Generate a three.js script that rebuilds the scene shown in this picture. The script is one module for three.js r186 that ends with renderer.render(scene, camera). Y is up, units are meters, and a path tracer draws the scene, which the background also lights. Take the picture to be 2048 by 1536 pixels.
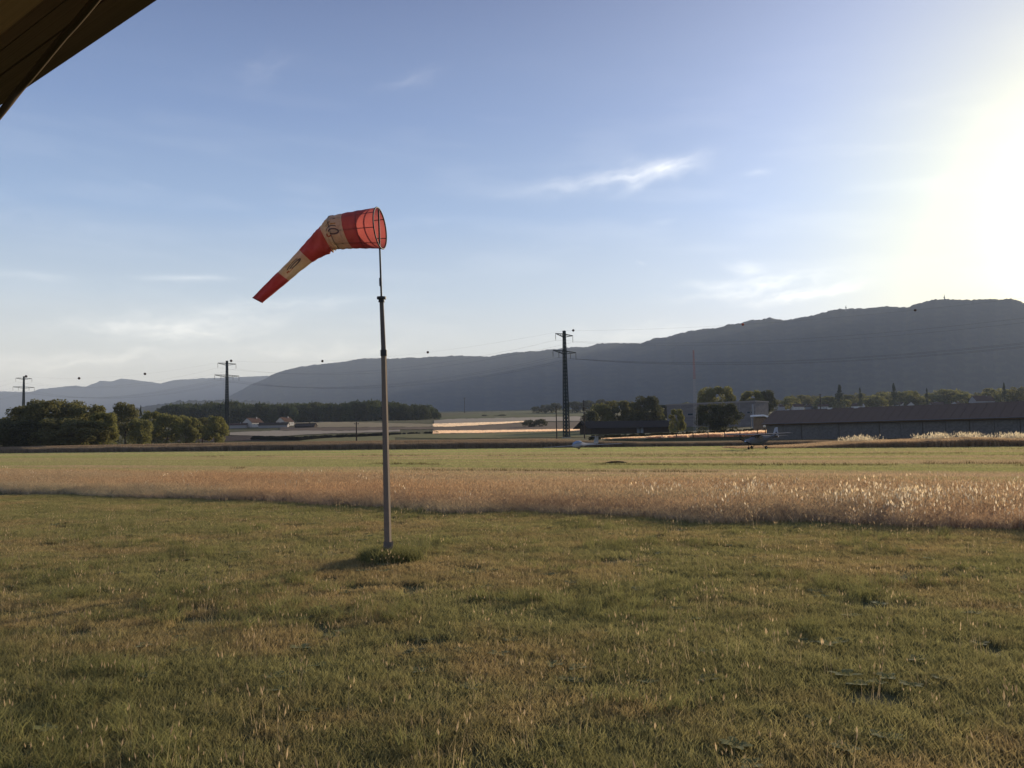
import * as THREE from 'three';
import { mergeGeometries } from 'three/addons/utils/BufferGeometryUtils.js';

// ------------------------------------------------------------------ camera, sky, sun, exposure
const scene = new THREE.Scene();
const EYE = 2.3, FOCAL = 1773;                       // eye height in metres; focal length for a 2048 px wide frame
const camera = new THREE.PerspectiveCamera(2 * Math.atan(768 / FOCAL) * 180 / Math.PI, 4 / 3, 0.05, 60000);
camera.position.set(0, EYE, 0);
camera.rotation.set(Math.atan(104 / FOCAL), 0, -1.1 * Math.PI / 180, 'YXZ');
camera.updateMatrixWorld(true);

const renderer = new THREE.WebGLRenderer({ antialias: true });
renderer.toneMapping = THREE.LinearToneMapping;
renderer.toneMappingExposure = 1.5;
renderer.shadowMap.enabled = true;

const DEG = Math.PI / 180;
const SUN_AZ = 38, SUN_EL = 10;                    // degrees right of the view axis, above the horizon
const sunDir = new THREE.Vector3(Math.sin(SUN_AZ * DEG) * Math.cos(SUN_EL * DEG), Math.sin(SUN_EL * DEG), -Math.cos(SUN_AZ * DEG) * Math.cos(SUN_EL * DEG));
const sun = new THREE.DirectionalLight(new THREE.Color().setRGB(1, 0.83, 0.6), 5.0);
sun.name = 'sun';
sun.position.copy(sunDir).multiplyScalar(400);
sun.castShadow = true;
sun.shadow.camera.left = -300; sun.shadow.camera.right = 300; sun.shadow.camera.top = 200; sun.shadow.camera.bottom = -200; sun.shadow.camera.far = 1200;
sun.shadow.mapSize.set(4096, 4096);
scene.add(sun, sun.target);

// ------------------------------------------------------------------ numbers
function rng(seed) {
  let s = seed >>> 0;
  return () => { s = (s + 0x6d2b79f5) | 0; let t = Math.imul(s ^ (s >>> 15), 1 | s); t = (t + Math.imul(t ^ (t >>> 7), 61 | t)) ^ t; return ((t ^ (t >>> 14)) >>> 0) / 4294967296; };
}
const clamp = (x, a = 0, b = 1) => Math.min(b, Math.max(a, x));
const lerp = (a, b, t) => a + (b - a) * t;
const sstep = (a, b, x) => { if (a > b) return 1 - sstep(b, a, x); const t = clamp((x - a) / (b - a)); return t * t * (3 - 2 * t); };
function hash(x, y, s = 0) { let h = Math.imul(x, 374761393) ^ Math.imul(y, 668265263) ^ Math.imul(s, 2147483647 - 58); h = Math.imul(h ^ (h >>> 13), 1274126177); return ((h ^ (h >>> 16)) >>> 0) / 4294967296; }
function vnoise(x, y, s = 0, wrap = 0) {
  const ix = Math.floor(x), iy = Math.floor(y), fx = x - ix, fy = y - iy, u = fx * fx * (3 - 2 * fx), v = fy * fy * (3 - 2 * fy);
  const m = wrap ? (k) => ((k % wrap) + wrap) % wrap : (k) => k;
  const a = hash(m(ix), m(iy), s), b = hash(m(ix + 1), m(iy), s), c = hash(m(ix), m(iy + 1), s), d = hash(m(ix + 1), m(iy + 1), s);
  return lerp(lerp(a, b, u), lerp(c, d, u), v);
}
function fbm(x, y, oct = 4, s = 0, wrap = 0) { let a = 0.5, sum = 0, n = 0; for (let i = 0; i < oct; i++) { sum += a * vnoise(x, y, s + i * 17, wrap); n += a; a *= 0.5; x *= 2; y *= 2; wrap *= 2; } return sum / n; }
function polyline(points, x) {
  if (x <= points[0][0]) return points[0][1];
  for (let i = 1; i < points.length; i++) if (x <= points[i][0]) { const [x0, y0] = points[i - 1], [x1, y1] = points[i]; return y0 + (y1 - y0) * (x - x0) / (x1 - x0); }
  return points[points.length - 1][1];
}

// ------------------------------------------------------------------ sky: clear evening air, thin cirrus
{
  const W = 4096, H = 2048, data = new Float32Array(W * H * 4);
  const stops = [[0, [0.68, 0.61, 0.47]], [3, [0.64, 0.60, 0.49]], [6, [0.535, 0.555, 0.53]], [9, [0.39, 0.465, 0.535]], [14, [0.225, 0.325, 0.49]], [20, [0.138, 0.215, 0.385]], [27, [0.082, 0.13, 0.262]], [45, [0.08, 0.13, 0.30]], [90, [0.06, 0.10, 0.25]]];
  const base = (el, c) => { for (let i = 1; i < stops.length; i++) if (el <= stops[i][0]) { const t = (el - stops[i - 1][0]) / (stops[i][0] - stops[i - 1][0]); return lerp(stops[i - 1][1][c], stops[i][1][c], t); } return stops[stops.length - 1][1][c]; };
  // wisps: azimuth and elevation of the middle, half length, half width, tilt (degrees), strength, fraying
  const wisps = [
    [7.8, 16.2, 4.6, 0.55, 7, 0.30, 1.0], [10.6, 16.75, 2.3, 0.42, 12, 0.30, 0.8], [3.0, 15.9, 4.0, 0.4, 5, 0.10, 1.0], [8.4, 15.6, 1.6, 0.25, 20, 0.12, 0.6],
    [-20.6, 9.9, 3.0, 0.16, 1, 0.26, 0.5], [-19.0, 10.0, 1.4, 0.12, 2, 0.20, 0.4], [-28.5, 9.6, 2.6, 0.22, 0, 0.14, 0.6], [-23, 7.1, 5.5, 0.55, 3, 0.24, 1.2], [-19.5, 6.5, 4.5, 0.4, 6, 0.26, 1.2],
    [-26, 4.9, 7, 0.5, 5, 0.22, 1.2], [-14.5, 8.5, 6.5, 0.35, 4, 0.17, 1.0], [-12, 5.6, 7, 0.5, 3, 0.14, 1.2], [-17, 7.6, 5, 0.4, 5, 0.16, 1.3], [-27.5, 3.7, 4, 0.4, 2, 0.10, 1.0],
    [15.5, 8.9, 5.0, 0.35, 5, 0.20, 1.6], [18.6, 8.3, 3.6, 0.32, 4, 0.30, 1.5], [16.5, 9.5, 2.6, 0.22, 8, 0.14, 1.2], [15.2, 10.1, 1.4, 0.3, -12, 0.25, 0.9], [13.0, 9.3, 2.2, 0.3, 2, 0.16, 1.0], [8.0, 6.3, 6, 0.5, 2, 0.10, 1.0],
    [-6.4, 22.3, 2.4, 0.5, 10, 0.06, 1.4], [-15.5, 22.6, 2.2, 0.6, 24, 0.05, 1.4], [16.0, 15.9, 1.0, 0.2, 3, 0.10, 0.7], [10.0, 13.4, 0.9, 0.14, 4, 0.09, 0.7], [8.5, 10.85, 0.35, 0.05, -20, 0.22, 0.3],
    [-22.5, 15.2, 1.3, 0.16, -5, 0.06, 0.6], [-6.0, 13.8, 3.0, 0.3, 3, 0.05, 1.2], [-30, 12.5, 6, 0.6, 6, 0.04, 1.2], [40, 16, 9, 1.2, 8, 0.10, 1.4], [60, 12, 10, 1.0, 6, 0.12, 1.4], [-50, 14, 10, 0.9, 6, 0.10, 1.4], [-75, 9, 12, 1.0, 3, 0.12, 1.4],
  ];
  const d = new THREE.Vector3();
  for (let row = 0; row < H; row++) {
    const el = ((row + 0.5) / H - 0.5) * 180, up = el * DEG;
    for (let col = 0; col < W; col++) {
      const round = ((col + 0.5) / W - 0.5) * 2 * Math.PI, o = (row * W + col) * 4;
      d.set(Math.cos(round) * Math.cos(up), Math.sin(up), Math.sin(round) * Math.cos(up));
      const gamma = Math.acos(clamp(d.dot(sunDir), -1, 1)) / DEG;
      let az = Math.atan2(d.x, -d.z) / DEG;
      const e = Math.max(el, 0);
      const wide = 1.3 * Math.exp(-gamma / 12), close = 1.3 * Math.exp(-((gamma / 6) ** 2)), yellow = sstep(24, 5, gamma);
      let cloud = 0;
      if (el > 0 && el < 40) {
        for (const [ca, ce, L, wd, tilt, s, fray] of wisps) {
          let da = az - ca; if (da > 180) da -= 360; if (da < -180) da += 360;
          if (Math.abs(da) > L * 2.2 || Math.abs(el - ce) > L) continue;
          const t = tilt * DEG, p = da * Math.cos(t) + (el - ce) * Math.sin(t);
          let q = -da * Math.sin(t) + (el - ce) * Math.cos(t);
          q += (fbm(p * 0.55 + ca, ce * 3 + q * 0.9, 4, 5) - 0.5) * wd * 2.2 * fray;
          const n = fbm(p * 0.9 + ca * 7, q * 5 / (0.3 + wd) + ce, 5, 9), along = Math.exp(-((p / L) ** 2) * 1.6), across = Math.exp(-((q / wd) ** 2));
          cloud += s * along * across * clamp(0.25 + 1.5 * (n - 0.22) * (0.6 + 0.4 * fray), 0, 1.5);
        }
        cloud += 0.035 * sstep(0.45, 0.8, fbm(az * 0.16, el * 0.9 + az * 0.05, 5, 31)) * sstep(0, 2, el) * (1 - sstep(14, 26, el));
      }
      const warm = Math.exp(-gamma / 26), lit = [0.62 + 1.1 * warm, 0.57 + 0.92 * warm, 0.52 + 0.40 * warm];
      const tint = [[0.95 + 0.14 * yellow, 0.95 - 0.01 * yellow, 1.08 - 0.5 * yellow], [1.05, 0.95, 0.75]];
      for (let c = 0; c < 3; c++) {
        let v = base(e, c) * (1 - yellow * [0, 0.08, 0.45][c]) + wide * tint[0][c] + close * tint[1][c];
        v = v + (lit[c] * 1.15 - v * 0.25) * cloud;
        data[o + c] = el < 0 ? [0.10, 0.09, 0.06][c] : v;
      }
      data[o + 3] = 1;
    }
  }
  const tex = new THREE.DataTexture(data, W, H, THREE.RGBAFormat, THREE.FloatType);
  tex.mapping = THREE.EquirectangularReflectionMapping;
  tex.magFilter = tex.minFilter = THREE.LinearFilter;
  tex.needsUpdate = true;
  scene.background = tex;
  scene.environment = tex;
}
scene.fog = new THREE.FogExp2(new THREE.Color().setRGB(0.72, 0.84, 1.0), 5.5e-5);

// ------------------------------------------------------------------ helpers for placing and naming
const used = {};
function numbered(n) { used[n] = (used[n] ?? -1) + 1; return used[n] ? n + '_' + String(used[n]).padStart(3, '0') : n; }
function tag(o, label, category, group, kind) {
  if (label) o.userData.label = label;
  if (category) o.userData.category = category;
  if (group) o.userData.group = group; else delete o.userData.group;
  if (kind) o.userData.kind = kind;
  return o;
}
function thing(name, label, category, pos = [0, 0, 0], turn = 0, group) {
  const o = new THREE.Group(); o.name = numbered(name); o.position.set(...pos); o.rotation.y = turn; scene.add(o);
  return tag(o, label, category, group);
}
function part(parent, name, geo, m, label) {
  const k = new THREE.Mesh(Array.isArray(geo) ? merge(geo) : geo, m); k.name = name; k.castShadow = k.receiveShadow = true; parent.add(k);
  if (label) k.userData.label = label;
  return k;
}
function single(name, geo, m, label, category, group) {
  const k = new THREE.Mesh(Array.isArray(geo) ? merge(geo) : geo, m); k.name = numbered(name); k.castShadow = k.receiveShadow = true; scene.add(k);
  return tag(k, label, category, group);
}
function struct(name, geo, m) {
  const k = new THREE.Mesh(geo, m); k.name = numbered(name); k.castShadow = k.receiveShadow = true; k.userData.kind = 'structure'; scene.add(k); return k;
}
function copyOf(src, label, group) { const c = src.clone(); c.name = numbered(src.name.replace(/_\d{3}$/, '')); scene.add(c); if (label) c.userData.label = label; if (group) c.userData.group = group; return c; }
function merge(list) {
  const flat = list.map((g) => { const h = g.index ? g.toNonIndexed() : g; for (const k of Object.keys(h.attributes)) if (!['position', 'normal', 'uv'].includes(k)) h.deleteAttribute(k); if (!h.attributes.uv) h.setAttribute('uv', new THREE.BufferAttribute(new Float32Array(h.attributes.position.count * 2), 2)); return h; });
  return mergeGeometries(flat);
}
const box = (w, h, d, x = 0, y = 0, z = 0) => new THREE.BoxGeometry(w, h, d).translate(x, y, z);
function bar(a, b, r, r2 = r, seg = 6) {
  const A = new THREE.Vector3(...a), B = new THREE.Vector3(...b), L = A.distanceTo(B), g = new THREE.CylinderGeometry(r2, r, L, seg);
  g.applyQuaternion(new THREE.Quaternion().setFromUnitVectors(new THREE.Vector3(0, 1, 0), B.clone().sub(A).normalize()));
  return g.translate((A.x + B.x) / 2, (A.y + B.y) / 2, (A.z + B.z) / 2);
}
function beam(a, b, w) { return bar(a, b, w * 0.7071, w * 0.7071, 4); }
// world direction and point for a position measured on the photograph (2048 x 1536)
function ray(px, py) { return new THREE.Vector3(px - 1024, 768 - py, -FOCAL).applyQuaternion(camera.quaternion); }
function at(px, py, D) { const r = ray(px, py); return r.multiplyScalar(D / -r.z).add(camera.position); }
const HORIZON = (px) => 872 - (px - 1024) * Math.tan(1.1 * DEG);

// ------------------------------------------------------------------ terrain
function height(x, z) {
  const D = -z;
  const soft = 55, q = (D - 470) / soft, rise = q > 20 ? q : Math.log1p(Math.exp(q));
  let h = 0.04 * soft * rise;
  if (h > 45) h = 45 + (h - 45) * 0.75;
  const far = sstep(380, 900, Math.hypot(x, z));
  return h + far * ((fbm(x * 0.0022 + 3, z * 0.0035, 3, 2) - 0.5) * 9) * sstep(480, 1200, D);
}
const onGround = (px, D, lift = 0) => { const p = at(px, HORIZON(px), D); p.y = height(p.x, p.z) + lift; return p; };
function hit(px, py) {                                // where a sight line meets the terrain
  const r = ray(px, py); r.multiplyScalar(1 / -r.z);
  let a = 4, b = 4;
  for (b = 4; b < 6000; b = b * 1.02 + 1) { if (EYE + r.y * b < height(r.x * b, -b)) break; a = b; }
  for (let i = 0; i < 24; i++) { const m = (a + b) / 2; if (EYE + r.y * m < height(r.x * m, -m)) b = m; else a = m; }
  return new THREE.Vector3(r.x * b, height(r.x * b, -b), -b);
}
// across the airfield: v grows away from the camera at right angles to the strip, u runs along it
const AX = Math.cos(34 * DEG), AZ = Math.sin(34 * DEG);
const vOf = (x, z) => AZ * x - AX * z, uOf = (x, z) => AX * x + AZ * z;
const fromUV = (u, v) => [AX * u + AZ * v, AZ * u - AX * v];

// ------------------------------------------------------------------ materials
function dataTex(n, fn, srgb = false, repeat = 1) {
  const a = new Uint8Array(n * n * 4), c = [0, 0, 0];
  for (let y = 0; y < n; y++) for (let x = 0; x < n; x++) { fn(x / n, y / n, c); const o = (y * n + x) * 4; for (let k = 0; k < 3; k++) a[o + k] = clamp(c[k]) * 255; a[o + 3] = 255; }
  const t = new THREE.DataTexture(a, n, n); t.wrapS = t.wrapT = THREE.RepeatWrapping; t.magFilter = THREE.LinearFilter; t.minFilter = THREE.LinearFilter; if (srgb) t.colorSpace = THREE.SRGBColorSpace; t.repeat.set(repeat, repeat); t.needsUpdate = true; return t;
}
const grey = (lo, hi, f, s, oct = 5) => (u, v, c) => { const n = lerp(lo, hi, fbm(u * f, v * f, oct, s, f)); c[0] = c[1] = c[2] = n; };
const rgb = (r, g, b) => new THREE.Color().setRGB(r, g, b);
const std = (r, g, b, rough = 0.9, extra = {}) => new THREE.MeshPhysicalMaterial({ color: rgb(r, g, b), roughness: rough, specularIntensity: rough > 0.75 ? 0.08 : rough > 0.5 ? 0.4 : 1, ...extra });
const leafy = (r, g, b, through = 0.45, extra = {}) => new THREE.MeshPhysicalMaterial({ color: rgb(r, g, b), roughness: 0.95, specularIntensity: 0.15, transmission: through, thickness: 0, side: THREE.DoubleSide, ...extra });
const grainTex = dataTex(512, grey(0.55, 1.0, 16, 3));
const speckTex = dataTex(512, grey(0.35, 1.0, 64, 8, 3));
const soilTex = dataTex(512, (u, v, c) => { const n = fbm(u * 24, v * 24, 5, 4, 24), m = fbm(u * 6, v * 6, 4, 14, 6); c[0] = lerp(0.55, 1.0, n); c[1] = lerp(0.5, 1.0, n * 0.7 + m * 0.3); c[2] = lerp(0.45, 0.9, n); });
const metalTex = dataTex(256, grey(0.7, 1.0, 8, 21));

// ------------------------------------------------------------------ ground: one sheet out to the mountains
{
  const rings = [], N = 220; for (let i = 0; i <= N; i++) rings.push(0.5 * Math.pow(16000 / 0.5, i / N));
  const S = 240, pos = [], uv = [], idx = [];
  for (let i = 0; i <= N; i++) for (let j = 0; j <= S; j++) {
    const a = j / S * 2 * Math.PI, x = Math.sin(a) * rings[i], z = -Math.cos(a) * rings[i];
    pos.push(x, height(x, z), z); uv.push(x / 3, z / 3);
  }
  for (let i = 0; i < N; i++) for (let j = 0; j < S; j++) { const a = i * (S + 1) + j, b = a + S + 1; idx.push(a, b, a + 1, a + 1, b, b + 1); }
  const c0 = pos.length / 3; pos.push(0, 0, 0); uv.push(0, 0);
  for (let j = 0; j < S; j++) idx.push(c0, j, j + 1);
  const g = new THREE.BufferGeometry(); g.setAttribute('position', new THREE.Float32BufferAttribute(pos, 3)); g.setAttribute('uv', new THREE.Float32BufferAttribute(uv, 2)); g.setIndex(idx); g.computeVertexNormals();
  const nrm = g.attributes.normal; if (nrm.getY(500) < 0) { for (let i = 0; i < idx.length; i += 3) { const t = idx[i]; idx[i] = idx[i + 1]; idx[i + 1] = t; } g.setIndex(idx); g.computeVertexNormals(); }
  struct('ground', g, std(0.125, 0.115, 0.05, 1, { map: soilTex }));
}

// a field lying on the terrain between two outlines measured on the photograph
function fieldPatch(name, x0, x1, top, bottom, m, lift = 0.25, nx = 48, ny = 10) {
  const pos = [], uv = [], idx = [];
  for (let j = 0; j <= ny; j++) for (let i = 0; i <= nx; i++) {
    const px = lerp(x0, x1, i / nx), wob = (vnoise(px * 0.13, j * 3.1, 7) - 0.5) * 0.9, p = hit(px, lerp(polyline(bottom, px), polyline(top, px), j / ny) + wob);
    pos.push(p.x, p.y + lift, p.z); uv.push(p.x / 12, p.z / 12);
  }
  for (let j = 0; j < ny; j++) for (let i = 0; i < nx; i++) { const a = j * (nx + 1) + i, b = a + nx + 1; idx.push(a, a + 1, b, a + 1, b + 1, b); }
  const g = new THREE.BufferGeometry(); g.setAttribute('position', new THREE.Float32BufferAttribute(pos, 3)); g.setAttribute('uv', new THREE.Float32BufferAttribute(uv, 2)); g.setIndex(idx); g.computeVertexNormals();
  return struct(name, g, m);
}

// ------------------------------------------------------------------ grass
function bladeGeo(r, { n, h0, h1, w, lean, spread, seg = 2 }) {
  const pos = [], nor = [], idx = [];
  for (let b = 0; b < n; b++) {
    const a = r() * 6.283, rr = spread * Math.sqrt(r()), bx = Math.cos(a) * rr, bz = Math.sin(a) * rr, H = lerp(h0, h1, r()), la = r() * 6.283, L = lean * H * (0.3 + r()), fa = r() * 6.283, wx = Math.cos(fa) * w / 2, wz = Math.sin(fa) * w / 2;
    const s0 = pos.length / 3;
    for (let i = 0; i <= seg; i++) {
      const t = i / seg, k = 1 - 0.85 * t * t, cx = bx + Math.cos(la) * L * t * t, cz = bz + Math.sin(la) * L * t * t, y = H * t * (1 - 0.12 * t);
      pos.push(cx - wx * k, y, cz - wz * k, cx + wx * k, y, cz + wz * k);
      for (let q = 0; q < 2; q++) nor.push(-Math.sin(fa), 0.25, Math.cos(fa));
    }
    for (let i = 0; i < seg; i++) { const k = s0 + i * 2; idx.push(k, k + 1, k + 2, k + 1, k + 3, k + 2); }
  }
  const g = new THREE.BufferGeometry(); g.setAttribute('position', new THREE.Float32BufferAttribute(pos, 3)); g.setAttribute('normal', new THREE.Float32BufferAttribute(nor, 3)); g.setIndex(idx); return g;
}
function headGeo(r, { n, h0, h1, len, w, spread }) {   // seed heads: crossed spindles on thin stalks
  const pos = [], idx = [];
  for (let b = 0; b < n; b++) {
    const a = r() * 6.283, rr = spread * Math.sqrt(r()), H = lerp(h0, h1, r()), lx = (r() - 0.5) * 0.35 * H, lz = (r() - 0.5) * 0.35 * H, bx = Math.cos(a) * rr, bz = Math.sin(a) * rr;
    const tx = bx + lx, tz = bz + lz, dx = lx / H + (r() - 0.5) * 0.5, dz = lz / H + (r() - 0.5) * 0.5, L = len * (0.7 + 0.6 * r());
    for (let q = 0; q < 2; q++) {
      const fa = r() * 3.14 + q * 1.57, wx = Math.cos(fa) * w / 2, wz = Math.sin(fa) * w / 2, s = pos.length / 3;
      pos.push(tx, H, tz, tx + wx + dx * L * 0.4, H + L * 0.4, tz + wz + dz * L * 0.4, tx - wx + dx * L * 0.4, H + L * 0.4, tz - wz + dz * L * 0.4, tx + dx * L, H + L, tz + dz * L);
      idx.push(s, s + 1, s + 2, s + 1, s + 3, s + 2);
    }
    const s = pos.length / 3, k = w * 0.12; pos.push(bx - k, 0, bz, bx + k, 0, bz, tx, H, tz); idx.push(s, s + 1, s + 2);
  }
  const g = new THREE.BufferGeometry(); g.setAttribute('position', new THREE.Float32BufferAttribute(pos, 3)); g.setIndex(idx); g.computeVertexNormals(); return g;
}
function scatter(name, geo, m, list, label, category) {     // list of [x, y, z, scale, r, g, b]
  const k = new THREE.InstancedMesh(geo, m, list.length), M = new THREE.Matrix4(), Q = new THREE.Quaternion(), V = new THREE.Vector3(), U = new THREE.Vector3(0, 1, 0), C = new THREE.Color(), r = rng(list.length + 11);
  list.forEach(([x, y, z, s, cr = 1, cg = 1, cb = 1, sy = 1], i) => { Q.setFromAxisAngle(U, r() * 6.283); M.compose(V.set(x, y, z), Q, new THREE.Vector3(s, s * sy, s)); k.setMatrixAt(i, M); k.setColorAt(i, C.setRGB(cr, cg, cb)); });
  k.name = numbered(name); k.castShadow = k.receiveShadow = true; scene.add(k);
  return tag(k, label, category, null, 'stuff');
}
const inView = (x, z, margin = 1.08) => -z > 1 && Math.abs(x) < -z * 0.5776 * margin + 2;

{ // mown turf at the camera's feet, out to the tall grass
  const r = rng(101), list = [], turf = bladeGeo(r, { n: 22, h0: 0.03, h1: 0.085, w: 0.006, lean: 0.8, spread: 0.11 });
  for (let i = 0; i < 140000; i++) {
    const D = 4.5 + 36 * Math.pow(r(), 0.75), x = (r() * 2 - 1) * (D * 0.62 + 1.5), z = -D, v = vOf(x, z);
    if (v > 22.5 + 1.2 * (fbm(x * 0.3, z * 0.3, 2, 6) - 0.5)) continue;
    const u = uOf(x, z), bare = fbm(x * 1.3 + 9, z * 1.3, 4, 47);
    if (bare > 0.66 && r() < (bare - 0.66) * 9) continue;
    const pass = 0.94 + 0.12 * sstep(-0.35, 0.35, Math.sin(v * 2.1 + 0.5 * fbm(u * 0.2, v, 2, 3)));
    const dry = sstep(0.40, 0.72, 0.55 * fbm(x * 0.35, z * 0.35, 4, 41) + 0.45 * fbm(x * 2.3, z * 2.3, 4, 43)), tone = (0.7 + 0.6 * r()) * pass, n = fbm(x * 1.7, z * 1.7, 3, 55);
    list.push([x, 0.0, z, 0.8 + 0.7 * n + 0.3 * r(), tone * lerp(0.95, 1.3, dry), tone * lerp(1, 1.12, dry), tone * lerp(0.95, 1.2, dry)]);
  }
  scatter('mown_grass', turf, leafy(0.29, 0.25, 0.105, 0.5), list, 'short mown grass in front of the tall brown grass', 'grass');
  const straw = bladeGeo(r, { n: 9, h0: 0.05, h1: 0.13, w: 0.004, lean: 1.2, spread: 0.16 }), l2 = [];
  for (let i = 0; i < 15000; i++) { const D = 4.5 + 34 * Math.pow(r(), 0.8), x = (r() * 2 - 1) * (D * 0.62 + 1.5), z = -D; if (vOf(x, z) > 22.2 || fbm(x * 0.35, z * 0.35, 4, 41) < 0.36 + 0.2 * r()) continue; const t = 0.7 + 0.5 * r(); l2.push([x, 0, z, 0.7 + 0.6 * r(), t, t, t]); }
  scatter('dry_grass', straw, leafy(0.42, 0.33, 0.17, 0.45), l2, 'dry straw-coloured blades among the short foreground grass', 'grass');
}
{ // weeds, clover and longer tussocks in the mown turf
  const r = rng(121), leafPos = [], leafIdx = [];
  for (let i = 0; i < 9; i++) { const a = i * 0.72 + r() * 0.4, L = 0.05 + 0.05 * r(), W = 0.016 + 0.01 * r(), lift = 0.25 + 0.6 * r(), c = Math.cos(a), s = Math.sin(a), k = leafPos.length / 3; for (const [t, w] of [[0.05, 0.2], [0.45, 1], [0.8, 0.8], [1, 0.05]]) { const y = 0.012 + L * lift * t * (1 - 0.6 * t); leafPos.push(c * L * t - s * W * w, y, s * L * t + c * W * w, c * L * t + s * W * w, y, s * L * t - c * W * w); } for (let q = 0; q < 3; q++) leafIdx.push(k + q * 2, k + q * 2 + 1, k + q * 2 + 2, k + q * 2 + 1, k + q * 2 + 3, k + q * 2 + 2); }
  const rosette = new THREE.BufferGeometry(); rosette.setAttribute('position', new THREE.Float32BufferAttribute(leafPos, 3)); rosette.setIndex(leafIdx); rosette.computeVertexNormals();
  const weeds = [], tuss = [], stalks = [], tg = bladeGeo(r, { n: 26, h0: 0.08, h1: 0.2, w: 0.006, lean: 0.9, spread: 0.09 }), sg = headGeo(r, { n: 3, h0: 0.14, h1: 0.3, len: 0.05, w: 0.012, spread: 0.07 });
  for (let i = 0; i < 60000; i++) {
    const D = 4.5 + 26 * Math.pow(r(), 0.8), x = (r() * 2 - 1) * (D * 0.62 + 1.5), z = -D; if (vOf(x, z) > 21.5) continue;
    const a = fbm(x * 0.8 + 30, z * 0.8, 4, 141), b = fbm(x * 0.6 - 20, z * 0.6, 4, 143), t = 0.7 + 0.6 * r(), nearPole = Math.hypot(x + 2.33, z + 16.7) < 0.55;
    if (r() < 0.012) weeds.push([x, 0.015, z, 0.7 + 0.9 * r(), t, t, t]);
    if ((b > 0.63 && r() < 0.22) || (nearPole && r() < 0.95)) tuss.push([x, 0, z, 0.7 + 0.7 * r() + (nearPole ? 0.7 : 0), t, t, t]);
    if (r() < 0.03) stalks.push([x, 0, z, 0.7 + 0.7 * r(), t, t, t]);
  }
  for (let i = 0; i < 60; i++) { const a = r() * 6.28, q = 0.16 + 0.35 * r(); tuss.push([-2.33 + Math.cos(a) * q, 0, -16.7 + Math.sin(a) * q, 1.1 + 0.9 * r(), 0.9, 0.9, 0.9]); }
  scatter('weeds', rosette, leafy(0.22, 0.22, 0.08, 0.45), weeds, 'broad-leaved weeds spread through the short foreground grass', 'weeds');
  scatter('grass_tussocks', tg, leafy(0.22, 0.21, 0.08, 0.5), tuss, 'longer tussocks in the short foreground grass and round the pole', 'grass');
  scatter('grass_stalks', sg, leafy(0.5, 0.38, 0.22, 0.5), stalks, 'thin straw stalks standing over the short foreground grass', 'grass');
}
{ // the belt of tall brown meadow grass
  const r = rng(202), list = [], heads = [], pale = [];
  const tuft = bladeGeo(r, { n: 14, h0: 0.2, h1: 0.47, w: 0.010, lean: 0.7, spread: 0.17, seg: 3 }), head = headGeo(r, { n: 7, h0: 0.28, h1: 0.5, len: 0.06, w: 0.013, spread: 0.2 }), fluff = headGeo(r, { n: 4, h0: 0.36, h1: 0.6, len: 0.10, w: 0.035, spread: 0.2 });
  for (let i = 0; i < 150000; i++) {
    const u = -75 + 125 * r(), v = 20.2 + 15.6 * r(), [x, z] = fromUV(u, v);
    if (!inView(x, z)) continue;
    const edge = 20.2 + 2.6 * fbm(u * 0.35, 1, 4, 61) + 1.6 * r() * r(), back = 34.6 + 1.2 * fbm(u * 0.2, 5, 3, 62);
    if (v < edge || v > back) continue;
    const big = fbm(u * 0.14, v * 0.4, 3, 71), t = 0.7 + 0.55 * r(), red = fbm(u * 0.08 + 9, v * 0.3, 3, 73), s = (0.66 + 0.62 * big + 0.22 * r()) * lerp(0.62, 1, sstep(0, 1.8, v - edge));
    list.push([x, 0, z, s, t * lerp(0.8, 1.15, red), t * lerp(1.02, 0.88, red), t * lerp(1.05, 0.8, red)]);
    if (r() < 0.55) heads.push([x, 0, z, s, t, t * lerp(1.05, 0.85, red), t * lerp(1.1, 0.75, red)]);
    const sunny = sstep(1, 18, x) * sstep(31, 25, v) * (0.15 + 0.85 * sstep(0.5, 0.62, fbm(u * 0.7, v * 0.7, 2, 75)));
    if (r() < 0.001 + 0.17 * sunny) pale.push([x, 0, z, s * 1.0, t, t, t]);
  }
  scatter('tall_grass', tuft, leafy(0.54, 0.42, 0.265, 0.6), list, 'belt of tall brown meadow grass across the field', 'tall grass');
  scatter('seed_heads', head, leafy(0.56, 0.43, 0.27, 0.6), heads, 'brown seed heads over the belt of tall grass', 'grass heads');
  scatter('pale_seed_heads', fluff, leafy(0.80, 0.70, 0.52, 0.65), pale, 'pale glowing seed heads in the tall grass at right', 'grass heads');
}
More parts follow.
